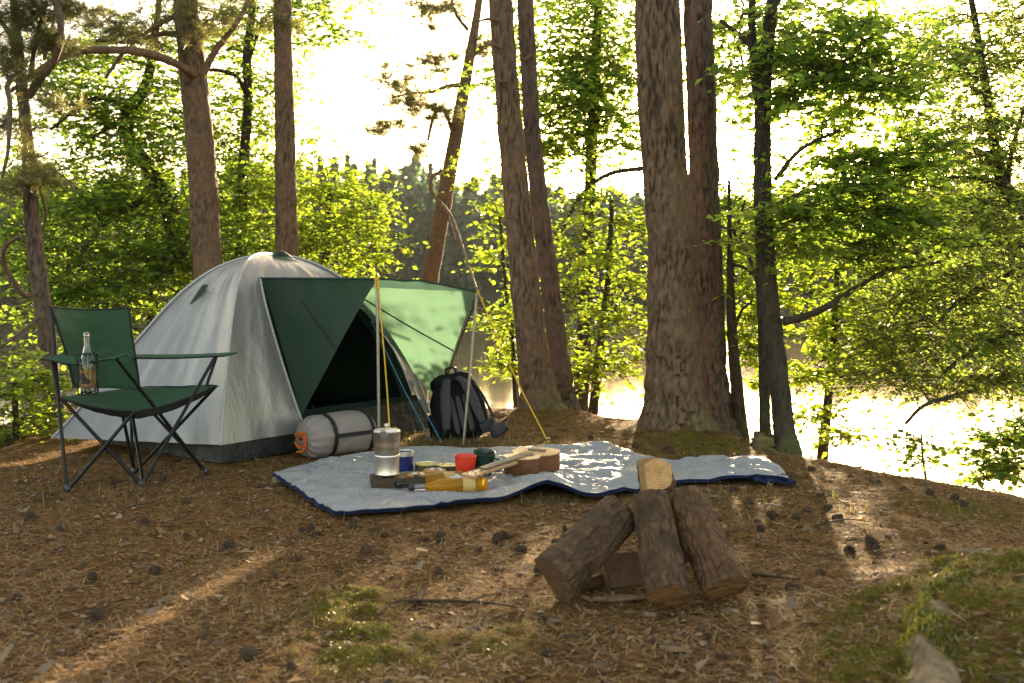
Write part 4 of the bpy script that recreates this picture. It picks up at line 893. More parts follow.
# poles
def pole(a, foot):
    mb = MB(); mb.tube([foot, foot.lerp(a, .5), a + V(0, 0, .004)], .0085, 14); o = mb.build('awning_pole', M['steel_pole'], tent)
    t = MB(); t.lathe([(.006, 0), (.006, .022), (.003, .03)], 10, Matrix.Translation(a)); t.build('pole_tip', M['black_plastic'], o)
FA = P(379, 430, 5.5); FA.z = g1(FA.x, FA.y) - .01; pole(A, FA)
FB = G(463, 445); FB.z -= .01; pole(B, FB)
def rope(pts, r, m, knot=True):
    mb = MB(); mb.tube(crv(pts, 8), r, 7)
    for p in ((pts[0], pts[-1]) if knot else ()): mb.lathe([(r * .5, -r * 2.4), (r * 2.2, -r), (r * 2.4, r), (r * .5, r * 2.4)], 8, Matrix.Translation(p))
    return mb.build('guy_rope', M[m], tent)
rp = rope([A + V(.004, -.012, 0), P(383, 340, 5.47), P(387, 390, 5.44), P(390, 436, 5.40)], .0042, 'yellow_rope')
lp = MB(); lp.tube(crv([A + V(-.008, -.012, .01), A + V(-.004, -.018, -.05), A + V(.010, -.018, -.05), A + V(.008, -.012, .005)], 6), .004, 6)
lp.tube(crv([A + V(-.01, -.01, -.004), A + V(0, -.016, .006), A + V(.01, -.01, -.004)], 5), .0045, 6); lp.build('rope_loop', M['yellow_rope'], rp)
SK = G(548, 447)
rope([B + V(.006, -.008, .004), B.lerp(SK, .5) + V(0, 0, -.012), SK + V(0, 0, .03)], .0042, 'yellow_rope')
sk = MB(); sk.tube([SK + V(.02, .03, -.06), SK + V(-.004, -.006, .05)], .004, 8); sk.tube(crv([SK + V(-.004, -.006, .05), SK + V(.006, -.01, .055), SK + V(.012, -.006, .04)], 5), .0035, 6); sk.build('tent_peg', M['steel'], tent)
for (px, py), (qx, qy) in (((372, 322), (431, 441)), ((378, 318), (441, 441))):
    q = G(qx, qy); rope([P(px, py, 6.2), P((px + qx) / 2, (py + qy) / 2 + 3, 6.2), q], .0036, 'blue_cord')
# vents: little green hood on top and the triangular flap on the side panel
vt = MB(); c0 = tface(0, .80, .50)
def vent(u, v):
    a = (u - .5) * 2; s = .80 + .115 * v; p = tface(0, s, .30 + .46 * u, wr=0)
    return p + V(.25, -.6, .8).normalized() * (.004 + .045 * (1 - a * a) * math.sin(PI * min(1, v * .9 + .1)))
vt.grid(vent, 20, 10); vt.build('vent_hood', M['tent_green'], tent)
vs = MB()
VS0, VT0 = min(((a_ / 100, b_ / 100) for a_ in range(40, 90) for b_ in range(20, 95, 2)), key=lambda q: (V(*proj(tface(3, q[0], q[1], wr=0)), 0) - V(191, 306, 0)).length)
VS1, VT1 = .085, .13
def vent2(u, v):
    p = tface(3, VS0 + VS1 * v, VT0 + (VT1 * (u - .35)) * (v * .9 + .1) + .02 * v, wr=0)
    return p + V(-.35, -.8, .35).normalized() * (.012 + .018 * v * math.sin(PI * u))
vs.grid(vent2, 10, 10); vs.build('vent_flap', M['tent_green'], tent)

# ------------------------------------------------------------------ folding chair
S1, S2, S3, S4 = P(58, 398, 4.62), P(134, 412, 4.66), P(216, 386, 5.0), P(130, 388, 5.16)
F1, F2, F3, F4 = G(67, 492), G(141, 487), G(205, 474), G(133, 474)
NB, NF, FBk, FF = P(51, 357, 4.64), P(117, 358, 4.64), P(128, 357, 5.13), P(226, 355, 5.02)
BTL, BTR = P(50, 307, 4.70), P(128, 308, 5.18)
chair = thing('folding_chair', 'green canvas folding camp chair with black tube legs standing beside the tent', 'chair', (-1.8, 4.85, 0))
def rod(a, b, r=.0085, name='leg', foot=True):
    o = MB().tube([a, a.lerp(b, .5), b], r, 12).build(name, M['black_tube'], chair)
    return o
feet = []
for f, tops in ((F1, (S1 + V(0, 0, .0), S2)), (F2, (S1 + V(.012, 0, 0), P(215, 357, 4.99))), (F3, (NF + V(0, 0, -.005), S4)), (F4, (S4, P(122, 412, 4.95)))):
    for k, tp in enumerate(tops):
        o = rod(f + V(.006 * k, .006 * k, .012), tp)
    c = MB().lathe([(.014, -.012), (.016, 0), (.015, .02), (.010, .028)], 14, Matrix.Translation(f + V(.003, .003, .006))); c.build('foot_cap', M['black_plastic'], o)
rod(S4, BTR + V(0, .012, .0), .009, 'back_post'); rod(S1, BTL + V(0, .012, .0), .009, 'back_post')
rod(F2 + V(.01, .01, .0), S4 + V(0, -.02, -.02)); rod(F4 + V(.01, 0, .01), S3)
def seat(u, v):
    # rim runs S1 (back near) - S2 (front near) - S3 (front far) - S4 (back far)
    a = S1.lerp(S2, u); b = S4.lerp(S3, u); p = a.lerp(b, v)
    p.z -= .065 * math.sin(PI * u) * math.sin(PI * v) + .018 * math.sin(PI * v) * (u ** 3) + .012 * math.sin(PI * u) * (1 - v) ** 3
    p.z += .006 * noise.noise(V(u * 6, v * 6, 1)); return p
sb = MB(); sb.grid(seat, 26, 26); so_ = sb.build('seat', M['chair_green'], chair, solid=.006)
e = MB(); rim = [seat(k / 16, 0) for k in range(17)] + [seat(1, k / 16) for k in range(1, 17)] + [seat(1 - k / 16, 1) for k in range(1, 17)]
e.tube(rim, .006, 6); e.build('binding', M['black_edge'], so_)
shade_strip = MB()
def apr(u, v):
    p = (seat(u * 2, 0) if u < .5 else seat(1, (u - .5) * 2)).copy()
    p.z -= v * .035 * math.sin(PI * u) ** .7; p += V(.01, .02, 0) * v; return p
shade_strip.grid(apr, 34, 4); shade_strip.build('seat_shade_strip', M['black_edge'], so_, solid=.004)  # black strip stands in for shade on the seat's sagging front
def back(u, v):
    lo = S1.lerp(S4, u) + V(.02, -.02, .03) if False else P(74 + 66 * u, 388 + 2 * u, 4.72 + .36 * u)
    hi = BTL.lerp(BTR, u); p = lo.lerp(hi, v)
    p += (V(-.6, .8, 0)) * (.055 * math.sin(PI * u)) * (1 - .25 * v)
    p.x += -.018 * math.sin(PI * v) * (1 - u) * -1 * .6
    if v > .9: p.z -= .012 * math.sin(PI * u)
    p += V(.6, -.8, 0) * (.008 * noise.noise(V(u * 4, v * 7, 4)) + .004 * noise.noise(V(u * 11, v * 5, 8))); return p
bb = MB(); bb.grid(back, 26, 30); bk = bb.build('backrest', M['chair_green'], chair, solid=.006)
e = MB(); e.tube([back(0, k / 20) for k in range(21)] + [back(k / 20, 1) for k in range(1, 21)] + [back(1, 1 - k / 20) for k in range(1, 21)], .006, 6); e.build('binding', M['black_edge'], bk)
def armband(a, b, wv, dip, nm='armrest'):
    mb = MB()
    def fn(u, v):
        p = a.lerp(b, u) + wv * (v - .5); p.z -= dip * math.sin(PI * u) ** 1.5 * (1 - .35 * abs(v - .5)); return p
    mb.grid(fn, 22, 6); o = mb.build(nm, M['chair_green'], chair, solid=.008)
    q = MB(); q.tube([fn(k / 22, 0) for k in range(23)], .0045, 6); q.tube([fn(k / 22, 1) for k in range(23)], .0045, 6); q.build('binding', M['black_edge'], o); return o
arm_f = armband(FBk + V(.0, .02, 0), FF + V(.03, -.02, .004), V(.045, .065, .012), .006)
BOT = P(88, 394, 4.62)
arm_n = armband(NB, NF + V(.01, 0, .005), V(.05, .075, .016), .030)
rod(FF + V(-.05, .01, -.005), P(205, 390, 5.0), .008, 'arm_post'); rod(NB, S1, .008, 'arm_post')
cupm = MB()
BM = Matrix.Translation(BOT)
cupm.lathe([(.034, -.006), (.046, 0), (.047, .06), (.048, .125)], 24, BM, cap1=False)
# mesh pocket: a net of thin cords, open so the bottle shows
net = MB()
for k in range(14):
    w_ = 2 * PI * k / 14; net.tube([BOT + V(.046 * math.cos(w_ + .5 * h), .046 * math.sin(w_ + .5 * h), .19 * h) for h in (0, .25, .5, .75, 1)], .0013, 4)
    net.tube([BOT + V(.046 * math.cos(w_ - .5 * h), .046 * math.sin(w_ - .5 * h), .19 * h) for h in (0, .25, .5, .75, 1)], .0013, 4)
for h in (0, .19): net.tube([BOT + V(.046 * math.cos(2 * PI * k / 24), .046 * math.sin(2 * PI * k / 24), h) for k in range(25)], .003, 6)
net.build('cup_pocket', M['black_strap'], arm_n)
# bottle in the pocket
bt = thing('glass_bottle', 'clear long-necked bottle with a brown label in the chair arm holder', 'bottle', BOT)
bm = MB(); bm.lathe([(.026, .004), (.034, .010), (.035, .14), (.031, .165), (.018, .20), (.0135, .235), (.0125, .272), (.0145, .274), (.0145, .286), (.010, .287), (.010, .272), (.0095, .235), (.014, .20), (.027, .165), (.031, .14), (.031, .014), (.010, .010)], 32, BM)
bm.build('bottle_glass', M['glass'], bt)
lb = MB(); lb.lathe([(.0356, .035), (.0358, .036), (.0358, .115), (.0356, .116)], 32, BM, cap0=False, cap1=False); lbo = lb.build('label', M['brown_label'], bt)
em = MB()   # dark emblem patch on the label
em.grid(lambda u, v: BOT + V(.0366 * math.cos(-PI / 2 - .55 + 1.1 * u + .25 * math.sin(v * 5)), .0366 * math.sin(-PI / 2 - .55 + 1.1 * u + .25 * math.sin(v * 5)), .050 + .05 * v * (.6 + .4 * math.sin(u * PI))), 10, 8); em.build('emblem', M['black_plastic'], lbo)

# ------------------------------------------------------------------ sleeping bag in its sack
b0 = P(309, 437, 5.50); b1 = P(361, 432, 5.78)
gz0 = g1(b0.x, b0.y); bag_r = .123
b0.z = gz0 + bag_r - .012; b1.z = g1(b1.x, b1.y) + bag_r - .020
ax = (b1 - b0); bl = ax.length; ax.normalize()
BX = Matrix.Translation(b0) @ ax.to_track_quat('Z', 'Y').to_matrix().to_4x4()
sack = thing('sleeping_bag', 'grey rolled sleeping bag in a strapped stuff sack before the tent door', 'sleeping bag', (b0.x, b0.y, gz0))
prof = [(.010, -.055), (.030, -.050), (.07, -.040), (.10, -.018), (.118, .012), (.124, .06), (.118, .10), (.125, .15), (.128, bl * .6), (.126, bl * .85), (.119, bl * 1.0), (.10, bl + .035), (.07, bl + .05), (.02, bl + .055)]
cp_ = crv([V(a, b, 0) for a, b in prof], 4)
def sackf(u, v):
    i = v * (len(cp_) - 1); k = min(int(i), len(cp_) - 2); q = cp_[k].lerp(cp_[k + 1], i - k); w_ = 2 * PI * u
    endp = max(0, 1 - q.x / .125)
    r = q.x * (1 + .05 * noise.noise(V(math.cos(w_) * 2, math.sin(w_) * 2, q.y * 7)) + (.11 * endp + .012) * math.sin(w_ * 15 + 2 * noise.noise(V(q.y * 9, 0, 0))) * (1 if q.y < .1 else .5))
    p = BX @ V(r * math.cos(w_), r * math.sin(w_), q.y)
    if p.z < gz0 + .004: p.z = gz0 + .004
    return p
sk_ = MB(); sk_.grid(sackf, 72, 50, closeu=True); sk_.build('sack', M['bag_grey'], sack)
def band(z, wd=.022, r=.129):
    mb = MB(); mb.lathe([(r - .004, z - wd / 2), (r + .003, z - wd / 2), (r + .003, z + wd / 2), (r - .004, z + wd / 2)], 40, BX, cap0=False, cap1=False); return mb
band(.095, r=.126).build('strap', M['black_strap'], sack); band(bl * .97, r=.127).build('strap', M['black_strap'], sack)
side = (BX.to_3x3().inverted() @ V(.45, -.85, .10)).normalized(); sa = math.atan2(side.y, side.x)
mb = MB(); A1 = []; B1 = []
for k in range(13):
    z = .09 + (bl * .97 - .09) * k / 12; r = .136
    A1.append(BX @ V(r * math.cos(sa - .085), r * math.sin(sa - .085), z)); B1.append(BX @ V(r * math.cos(sa + .085), r * math.sin(sa + .085), z))
mb.quad_strip(A1, B1, .004); mb.build('strap', M['black_strap'], sack)
oc = MB(); e0 = BX @ V(0, 0, -.050)
for q in range(3):
    oc.tube(crv([e0 + V(-.01, -.02, .0), e0 + V(-.03 + .012 * q, -.03, .03 - .01 * q), e0 + V(.02 - .01 * q, -.035, .04), e0 + V(.03, -.03, -.01 - .02 * q), e0 + V(-.01 + .01 * q, -.03, -.045), e0 + V(-.035, -.02, -.015)], 6), .0042, 7)
oc.tube(crv([e0 + V(.02, -.03, .03), e0 + V(.03, -.045, -.02), e0 + V(.015, -.05, -.06), e0 + V(-.02, -.045, -.065)], 6), .0055, 7)
oc.build('drawcord', M['orange_cord'], sack)

# ------------------------------------------------------------------ backpack leaning on the tent
bp0 = G(458, 441)
pack = thing('backpack', 'black hiking backpack with grey padded straps leaning by the tent door', 'backpack', bp0)
PM = Matrix.Translation(P(458, 411, 6.22)) @ Matrix.Rotation(math.radians(8), 4, 'Z') @ Matrix.Rotation(math.radians(-22), 4, 'X') @ Matrix.Rotation(math.radians(-11), 4, 'Y')
def pk(p):
    k = 1 - .18 * max(0, p.z / .2); q = Vector((p.x * k, p.y, p.z))
    q += V(1, 1, 0) * 0; n_ = .010 * noise.noise(p * 14) + .006 * noise.noise(p * 34); return q * (1 + n_ * 3)
mb = MB(); mb.sbox(PM, .172, .105, .190, .55, 40, 30, pk); mb.build('pack_body', M['pack_black'], pack)
mb = MB(); mb.sbox(PM @ Matrix.Translation((0, .0, .190)), .135, .100, .045, .6, 30, 14, lambda p: p + V(0, 0, .01 * noise.noise(p * 20))); mb.build('top_lid', M['pack_black'], pack)
mb = MB(); mb.sbox(PM @ Matrix.Translation((-.165, .0, -.085)), .035, .075, .095, .6, 24, 16); mb.build('side_pocket', M['pack_black'], pack)
mb = MB(); mb.tube(crv([PM @ V(-.03, -.085, .215), PM @ V(-.025, -.11, .25), PM @ V(.025, -.11, .25), PM @ V(.03, -.085, .215)], 6), .008, 8); mb.build('grab_handle', M['black_strap'], pack)
for sx in (-1, 1):
    mb = MB(); cl_ = crv([PM @ V(.035 * sx, -.10, .185), PM @ V(.060 * sx, -.150, .13), PM @ V(.085 * sx, -.155, .03), PM @ V(.100 * sx, -.150, -.06), PM @ V(.115 * sx, -.135, -.13)], 6)
    r_ = [.022 + .010 * math.sin(PI * k / (len(cl_) - 1)) for k in range(len(cl_))]
    mb.tube(cl_, r_, 12, flat=.42, updir=tuple((PM.to_3x3() @ V(1, 0, 0)))); o = mb.build('shoulder_strap', M['pack_grey'], pack)
    t = MB(); t.tube(crv([PM @ V(.115 * sx, -.135, -.125), PM @ V(.135 * sx, -.125, -.155), PM @ V(.150 * sx, -.09, -.185)], 5), .007, 6, flat=.4); t.build('webbing', M['black_strap'], o)
for k in (-1, 0, 1):
    mb = MB(); mb.sbox(PM @ Matrix.Translation((.045 * k, -.108, -.05)), .019, .018, .12, .55, 16, 16); mb.build('back_pad', M['pack_grey'], pack)
hb = crv([PM @ V(.10, -.11, -.165), PM @ V(.17, -.15, -.165), P(494, 432, 6.0), P(507, 425, 5.98)], 8)
mb = MB(); mb.tube(hb, [.030 + .016 * math.sin(PI * k / (len(hb) - 1)) for k in range(len(hb))], 14, flat=.42, updir=(0, 0, 1)); o = mb.build('hip_belt', M['pack_grey'], pack)
mb = MB(); mb.tube([p + V(0, 0, .038) for p in hb[6:]], .005, 6); mb.build('webbing', M['black_strap'], o)
mb = MB(); mb.tube(crv([hb[-1], hb[-1] + V(-.01, -.03, -.04), hb[-1] + V(-.03, -.04, -.075)], 5), .004, 6); mb.build('webbing', M['black_strap'], o)
mb = MB(); mb.tube(crv([PM @ V(.12, -.07, .16), PM @ V(.165, -.10, .02), PM @ V(.19, -.10, -.13), PM @ V(.15, -.12, -.18)], 6), .009, 8, flat=.5); mb.build('compression_strap', M['black_strap'], pack)

# ------------------------------------------------------------------ picnic blanket
def gp(px, py, lift=0.0):
    q = G(px, py, lift); return Vector((q.x, q.y, 0))
bl_left = crv([gp(273, 478), gp(292, 492), gp(312, 506), gp(336, 521)], 8)
bl_front = crv([gp(336, 521), gp(380, 519), gp(430, 512), gp(470, 508), gp(500, 505), gp(530, 500), gp(558, 500), gp(598, 504), gp(628, 497), gp(665, 490), gp(710, 485), gp(755, 485), gp(789, 488)], 6)
bl_back = crv([gp(273, 478), gp(320, 466), gp(362, 457), gp(420, 453), gp(480, 454), gp(540, 453), gp(600, 452), gp(622, 457), gp(660, 465), gp(700, 467), gp(740, 467), gp(768, 470)], 6)
bl_right = crv([gp(768, 470), gp(780, 477), gp(789, 488)], 8)
def samp(c, t):
    i = t * (len(c) - 1); k = min(int(i), len(c) - 2); return c[k].lerp(c[k + 1], i - k)
def blanket_xy(u, v):
    L_, R_, B_, T_ = samp(bl_left, 1 - v), samp(bl_right, 1 - v), samp(bl_front, u), samp(bl_back, u)
    p00, p10, p01, p11 = bl_front[0], bl_front[-1], bl_back[0], bl_back[-1]
    return L_.lerp(R_, u) + B_.lerp(T_, v) - (p00.lerp(p10, u).lerp(p01.lerp(p11, u), v))
def blift(x, y, u, v):
    e = min(u, 1 - u, v * .7, (1 - v) * .7); rim = max(0, 1 - e / .05)
    a = noise.noise(V(x * 5.5, y * 7, 0)); b = 1 - abs(noise.noise(V(x * 6 + 1.5 * a, y * 8, 3))) * 2.2; c = 1 - abs(noise.noise(V(x * 19, y * 25 + a, 9))) * 2
    h = .022 + (.018 * a + .024 * b + .004 * c) * min(1, .35 + e / .07)
    # a raised fold along the front edge beside the ukulele, and at the far right corner
    h += .050 * math.exp(-((u - .47) / .07) ** 2) * max(0, 1 - v / .30) + .020 * math.exp(-((u - .62) / .05) ** 2) * max(0, 1 - v / .3)
    h += .034 * math.exp(-((u - .93) / .08) ** 2) * (1 - abs(v - .5)) + .030 * math.exp(-((u - .56) / .05) ** 2) * max(0, (v - .75) / .25)
    flatk = math.exp(-(((x + .35) / .35) ** 2 + ((y - 4.85) / .32) ** 2))
    h = h * (1 - .45 * flatk)
    return max(.008, h)
NU, NV = 170, 90
bvert = []
xy = [[blanket_xy(i / NU, j / NV) for i in range(NU + 1)] for j in range(NV + 1)]
gg = gz(np.array([[p.x for p in r] for r in xy]), np.array([[p.y for p in r] for r in xy]), False)
def bz(i, j, k=0.0): p = xy[j][i]; return Vector((p.x, p.y, gg[j][i] + .006 + blift(p.x, p.y, i / NU, j / NV) + k))
def bsurf(x, y):
    """height of the blanket's top at a place"""
    best = min(((xy[j][i].x - x) ** 2 + (xy[j][i].y - y) ** 2, i, j) for j in range(0, NV + 1) for i in range(0, NU + 1)); return bz(best[1], best[2]).z
blk = thing('picnic_blanket', 'crumpled silver-faced picnic blanket with a navy underside spread on the ground', 'blanket', (0, 4.8, 0))
mb = MB(); mb.grid(lambda u, v: bz(round(u * NU), round(v * NV)), NU, NV); mb.build('silver_face', M['blanket_silver'], blk)
mb = MB()
def under(u, v):
    i, j = round(u * NU), round(v * NV); p = bz(i, j, -.010); c = Vector((xy[NV // 2][NU // 2].x, xy[NV // 2][NU // 2].y, p.z))
    e = min(u * 2, (1 - u) * 2, v, 1 - v)
    if e < .03:
        d = (p - c); d.z = 0; d.normalize(); p += d * .010 * (1 - e / .03); p.z += .0 if e > .0 else -.004
    return p
mb.grid(under, NU, NV); mb.build('navy_underside', M['navy'], blk)
mb = MB(); ring = [bz(i, 0, -.004) for i in range(NU + 1)] + [bz(NU, j, -.004) for j in range(1, NV + 1)] + [bz(i, NV, -.004) for i in range(NU - 1, -1, -1)] + [bz(0, j, -.004) for j in range(NV - 1, 0, -1)]
mb.tube(ring + [ring[0]], .0042, 8); mb.build('binding', M['navy'], blk)
cr_ = P(786, 484, 4.74); mb = MB()
mb.grid(lambda u, v: V(cr_.x - .16 + .20 * u, cr_.y - .03 + .10 * v, g1(cr_.x - .16 + .2 * u, cr_.y) + .02 + .040 * math.sin(PI * v) * (.3 + .7 * u) * (1 - u ** 6) + .012 * noise.noise(V(u * 6, v * 4, 0))), 20, 12); mb.build('turned_corner', M['navy'], blk, solid=.008)

# ------------------------------------------------------------------ things on the blanket
def on(px, py, dz=0.0):
    """place on the blanket seen at a photo position"""
    o = Vector((0, 0, CAM_Z)); r = P(px, py, 1) - o; q = G(px, py, .025)
    for _ in range(4):
        z = bsurf(q.x, q.y); t = (z - CAM_Z) / r.z; q = o + r * t
    return q + V(0, 0, dz)
# board
bq = on(391, 489)
bd = thing('serving_board', 'thick dark wooden board under the stacked metal coffee pot', 'board', bq)
RB = Matrix.Translation(bq + V(.020, .070, -.004)) @ Matrix.Rotation(.22, 4, 'Z')
mb = MB(); mb.prism([(-.11, -.065), (.11, -.065), (.12, -.058), (.12, .058), (.11, .065), (-.11, .065), (-.12, .058), (-.12, -.058)], .052, RB); mb.build('board', M['dark_board'], bd, smooth=False, bevel=.006)
for x_ in (-.085, .085):
    mb = MB(); mb.prism([(x_ - .012, -.060), (x_ + .012, -.060), (x_ + .012, .060), (x_ - .012, .060)], .006, RB @ Matrix.Translation((0, 0, .0525))); mb.build('cross_batten', M['dark_board'], bd, smooth=False, bevel=.002)
# coffee pot
tp = RB @ V(-.055, .0, .060)
tp = Vector((tp.x, tp.y, tp.z)); kx = P(387, 478, tp.y); tp.x = kx.x
pot = thing('coffee_pot', 'stacked stainless steel camp coffee pot with knob lid on the dark board', 'coffee pot', tp)
KM = Matrix.Translation(tp) @ Matrix.Diagonal((1.04, 1.04, .93, 1))
mb = MB(); mb.lathe([(.050, 0), (.0535, .003), (.0535, .006), (.0525, .010), (.0525, .082), (.0555, .090), (.0555, .096), (.054, .098)], 40, KM); mb.build('lower_pot', M['steel_light'], pot)
mb = MB(); mb.lathe([(.054, .098), (.0555, .101), (.057, .150), (.0585, .203), (.0600, .206), (.0600, .210), (.057, .212)], 40, KM); up = mb.build('upper_pot', M['steel'], pot)
mb = MB(); mb.lathe([(.0575, .211), (.054, .217), (.030, .222), (.010, .224)], 40, KM); ld = mb.build('lid', M['steel_light'], pot)
mb = MB(); mb.lathe([(.004, .223), (.005, .230), (.010, .235), (.0105, .242), (.007, .247), (.001, .248)], 18, KM); mb.build('lid_knob', M['steel'], ld)
mb = MB(); mb.tube(crv([tp + V(-.004, -.052, .180), tp + V(-.006, -.066, .196), tp + V(-.007, -.080, .209)], 5), [.020 - .010 * k / 10 for k in range(11)], 14, flat=.7); mb.build('spout', M['steel'], up)
mb = MB(); mb.tube(crv([tp + V(.02, .053, .195), tp + V(.03, .095, .19), tp + V(.03, .095, .12), tp + V(.02, .053, .11)], 6), .006, 8); mb.build('handle', M['black_plastic'], up)
# blue cup
def cup(name, label, cat, px, py, r0, r1, h, mat, tilt=(0, 0), handle=None, rimm=None, Y=None):
    q = on(px, py, -.003) if Y is None else P(px, py, Y)
    t = thing(name, label, cat, q)
    mx = Matrix.Translation(q) @ Matrix.Rotation(tilt[0], 4, 'X') @ Matrix.Rotation(tilt[1], 4, 'Y')
    mb = MB(); mb.lathe([(r0 * .9, 0), (r0, .004), (r0 + (r1 - r0) * .5, h * .5), (r1, h), (r1 - .003, h + .001), (r1 - .006, h - .004), (r0 - .004, .012), (.001, .010)], 40, mx); o = mb.build('cup_body', M[mat], t)
    if rimm: mb = MB(); mb.lathe([(r1 + .0005, h - .020), (r1 + .002, h - .019), (r1 + .0025, h + .0015), (r1 - .002, h + .003), (r1 - .005, h - .012)], 40, mx, cap0=False, cap1=False); mb.build('rim', M[rimm], t)
    if handle is not None:
        d = V(math.cos(handle), math.sin(handle), 0)
        mb = MB(); mb.tube(crv([mx @ (d * r1 * .97 + V(0, 0, h * .80)), mx @ (d * (r1 + .034) + V(0, 0, h * .74)), mx @ (d * (r1 + .034) + V(0, 0, h * .40)), mx @ (d * (r0 + (r1 - r0) * .3) + V(0, 0, h * .26))], 7), .0062, 10, flat=.7); mb.build('handle', M[mat], t)
    return t
cup('enamel_mug', 'dark blue mug with a steel rim behind the coffee pot', 'mug', 405, 471, .040, .042, .100, 'blue_enamel', rimm='steel_light', handle=2.3)
cup('drinking_cup', 'bright red tapered plastic cup standing beside the dark green mug', 'cup', 465, 480, .041, .052, .122, 'red', tilt=(0, .03))
cup('drinking_mug', 'dark green mug with a loop handle beside the red cup', 'mug', 482, 476, .044, .054, .128, 'dark_green', tilt=(.20, .10), handle=-.15)
def tin(label, px, py, r, h, tl_=0):
    q = on(px, py, -.002); t = thing('tin_can', label, 'can', q, 'open tins of food')
    mx = Matrix.Translation(q) @ Matrix.Rotation(tl_, 4, 'X')
    mb = MB(); mb.lathe([(r * .96, 0), (r, .002), (r, h - .009), (r * .98, h - .008)], 36, mx); mb.build('can_body', M['tin_label'], t)
    mb = MB(); mb.lathe([(r * .985, h - .004), (r * 1.02, h - .003), (r * 1.025, h + .001), (r * .97, h + .0015), (r * .95, h - .003), (.001, h - .003)], 36, mx); lo = mb.build('lid', M['tin_gold'], t)
    mb = MB(); mb.tube([mx @ V(.014 * math.cos(a_) + r * .5, .009 * math.sin(a_), h + .003) for a_ in np.linspace(0, 2 * PI, 15)], .0016, 6); mb.build('ring_pull', M['steel'], lo)
tin('low gold-lidded tin left of the other, nearer the blue mug', 428, 471.5, .064, .042)
tin('low gold-lidded tin half hidden behind the red cup', 447, 474, .050, .048)
# paper with pastries
pq = on(440, 488)
pp = thing('paper_wrapper', 'open sheet of brown paper under the pastries', 'paper', pq)
pc = on(432, 484)
mb = MB(); 
def pap(u, v):
    x = pc.x - .09 + .25 * u + .03 * v; y = pc.y - .05 + .15 * v + .03 * u; return V(x, y, pc.z + .008 + .012 * v + .008 * noise.noise(V(u * 4, v * 4, 2)) + .016 * math.exp(-((u - .5) / .2) ** 2) * v)
mb.grid(pap, 24, 18); mb.build('paper_sheet', M['paper'], pp, solid=.0015)
for lab, px, py, hx, rot in (('sugar-dusted pastry roll on brown paper nearest the coffee pot', 416, 486, .055, .5), ('golden pastry roll on brown paper behind the lying bottles', 434, 481, .06, .15)):
    q = on(px, py, .034); t = thing('pastry_roll', lab, 'pastry', q)
    mx = Matrix.Translation(q) @ Matrix.Rotation(rot, 4, 'Z')
    mb = MB(); mb.sbox(mx, hx, .032, .027, .8, 26, 18, lambda p: p * (1 + .10 * noise.noise(p * 45)) + V(0, 0, .004 * math.sin(p.x * 150))); mb.build('crust', M['crust'], t)
    mb = MB(); mb.sbox(mx @ Matrix.Translation((.004, .0, .010)), hx * .72, .022, .019, .8, 22, 14, lambda p: p * (1 + .2 * noise.noise(p * 60 + V(3, 1, 2)))); mb.build('icing', M['white_paper'], t)
nq = on(452, 486)
nap = thing('paper_napkin', 'white paper napkin lying behind the nearer golden bottle', 'napkin', nq)
mb = MB(); mb.grid(lambda u, v: V(nq.x - .08 + .15 * u, nq.y + .005 + .07 * v, nq.z + .018 + .018 * v + .010 * noise.noise(V(u * 7, v * 5, 1)) + .006 * noise.noise(V(u * 16, v * 12, 6))), 26, 16); mb.build('paper_sheet', M['white_paper'], nap, solid=.002)
def drink(label, cpx, cpy, bpx, bpy, r=.036):
    a = on(cpx, cpy, r * .62); b = on(bpx, bpy, r * .95); ax_ = (b - a); L = ax_.length; ax_.normalize()
    t = thing('drink_bottle', label, 'bottle', a.lerp(b, .5) - V(0, 0, r), 'golden drinks lying on the blanket')
    mx = Matrix.Translation(a) @ ax_.to_track_quat('Z', 'Y').to_matrix().to_4x4(); s = L / .29
    mb = MB(); mb.lathe([(.0115, .012 * s), (.0135, .016 * s), (.0125, .030 * s), (.0135, .055 * s)], 32, mx); mb.build('bottle_neck', M['glass'], t)
    mb = MB(); mb.lathe([(.0130, .0555 * s), (.0150, .062 * s), (.024, .085 * s), (r, .118 * s), (r, .275 * s), (r * .93, .288 * s), (.008, .286 * s)], 32, mx); mb.build('bottle_body', M['juice'], t)
    mb = MB(); mb.lathe([(.013, -.006), (.0150, -.004), (.0150, .012 * s), (.0140, .016 * s)], 20, mx); mb.build('bottle_cap', M['black_plastic'], t)
    mb = MB(); mb.lathe([(r + .0006, .195 * s), (r + .0008, .196 * s), (r + .0008, .240 * s), (r + .0006, .241 * s)], 32, mx, cap0=False, cap1=False); mb.build('label', M['label_white'], t)
drink('bottle of golden drink lying nearest the blanket edge', 410, 492, 487, 491, .033)
drink('bottle of golden drink lying behind the nearer one, by the pastries', 397, 489, 463, 483, .031)

# ------------------------------------------------------------------ ukulele
u0 = on(538, 467); u1 = on(482, 485)
dv = (u1 - u0); dv.z = 0; UL = .665; dv.normalize()
uk = thing('ukulele', 'small wooden ukulele lying face up on the blanket', 'ukulele', (u0.x, u0.y, u0.z))
UM = Matrix.Translation(Vector((u0.x, u0.y, u0.z + .004)) - dv * .09) @ Matrix.Rotation(math.atan2(dv.y, dv.x), 4, 'Z') @ Matrix.Rotation(math.radians(1.6), 4, 'Y') @ Matrix.Scale(1.09, 4)
def uw(t):
    lo = .112 * math.sqrt(max(0, 1 - ((t - .34) / .345) ** 2)); hi = .086 * math.sqrt(max(0, 1 - ((t - .78) / .225) ** 2))
    wst = .074 * math.exp(-((t - .58) / .16) ** 2); return max(lo, hi, wst if .3 < t < .85 else 0)
ts = [.5 - .5 * math.cos(PI * k / 44) for k in range(45)]
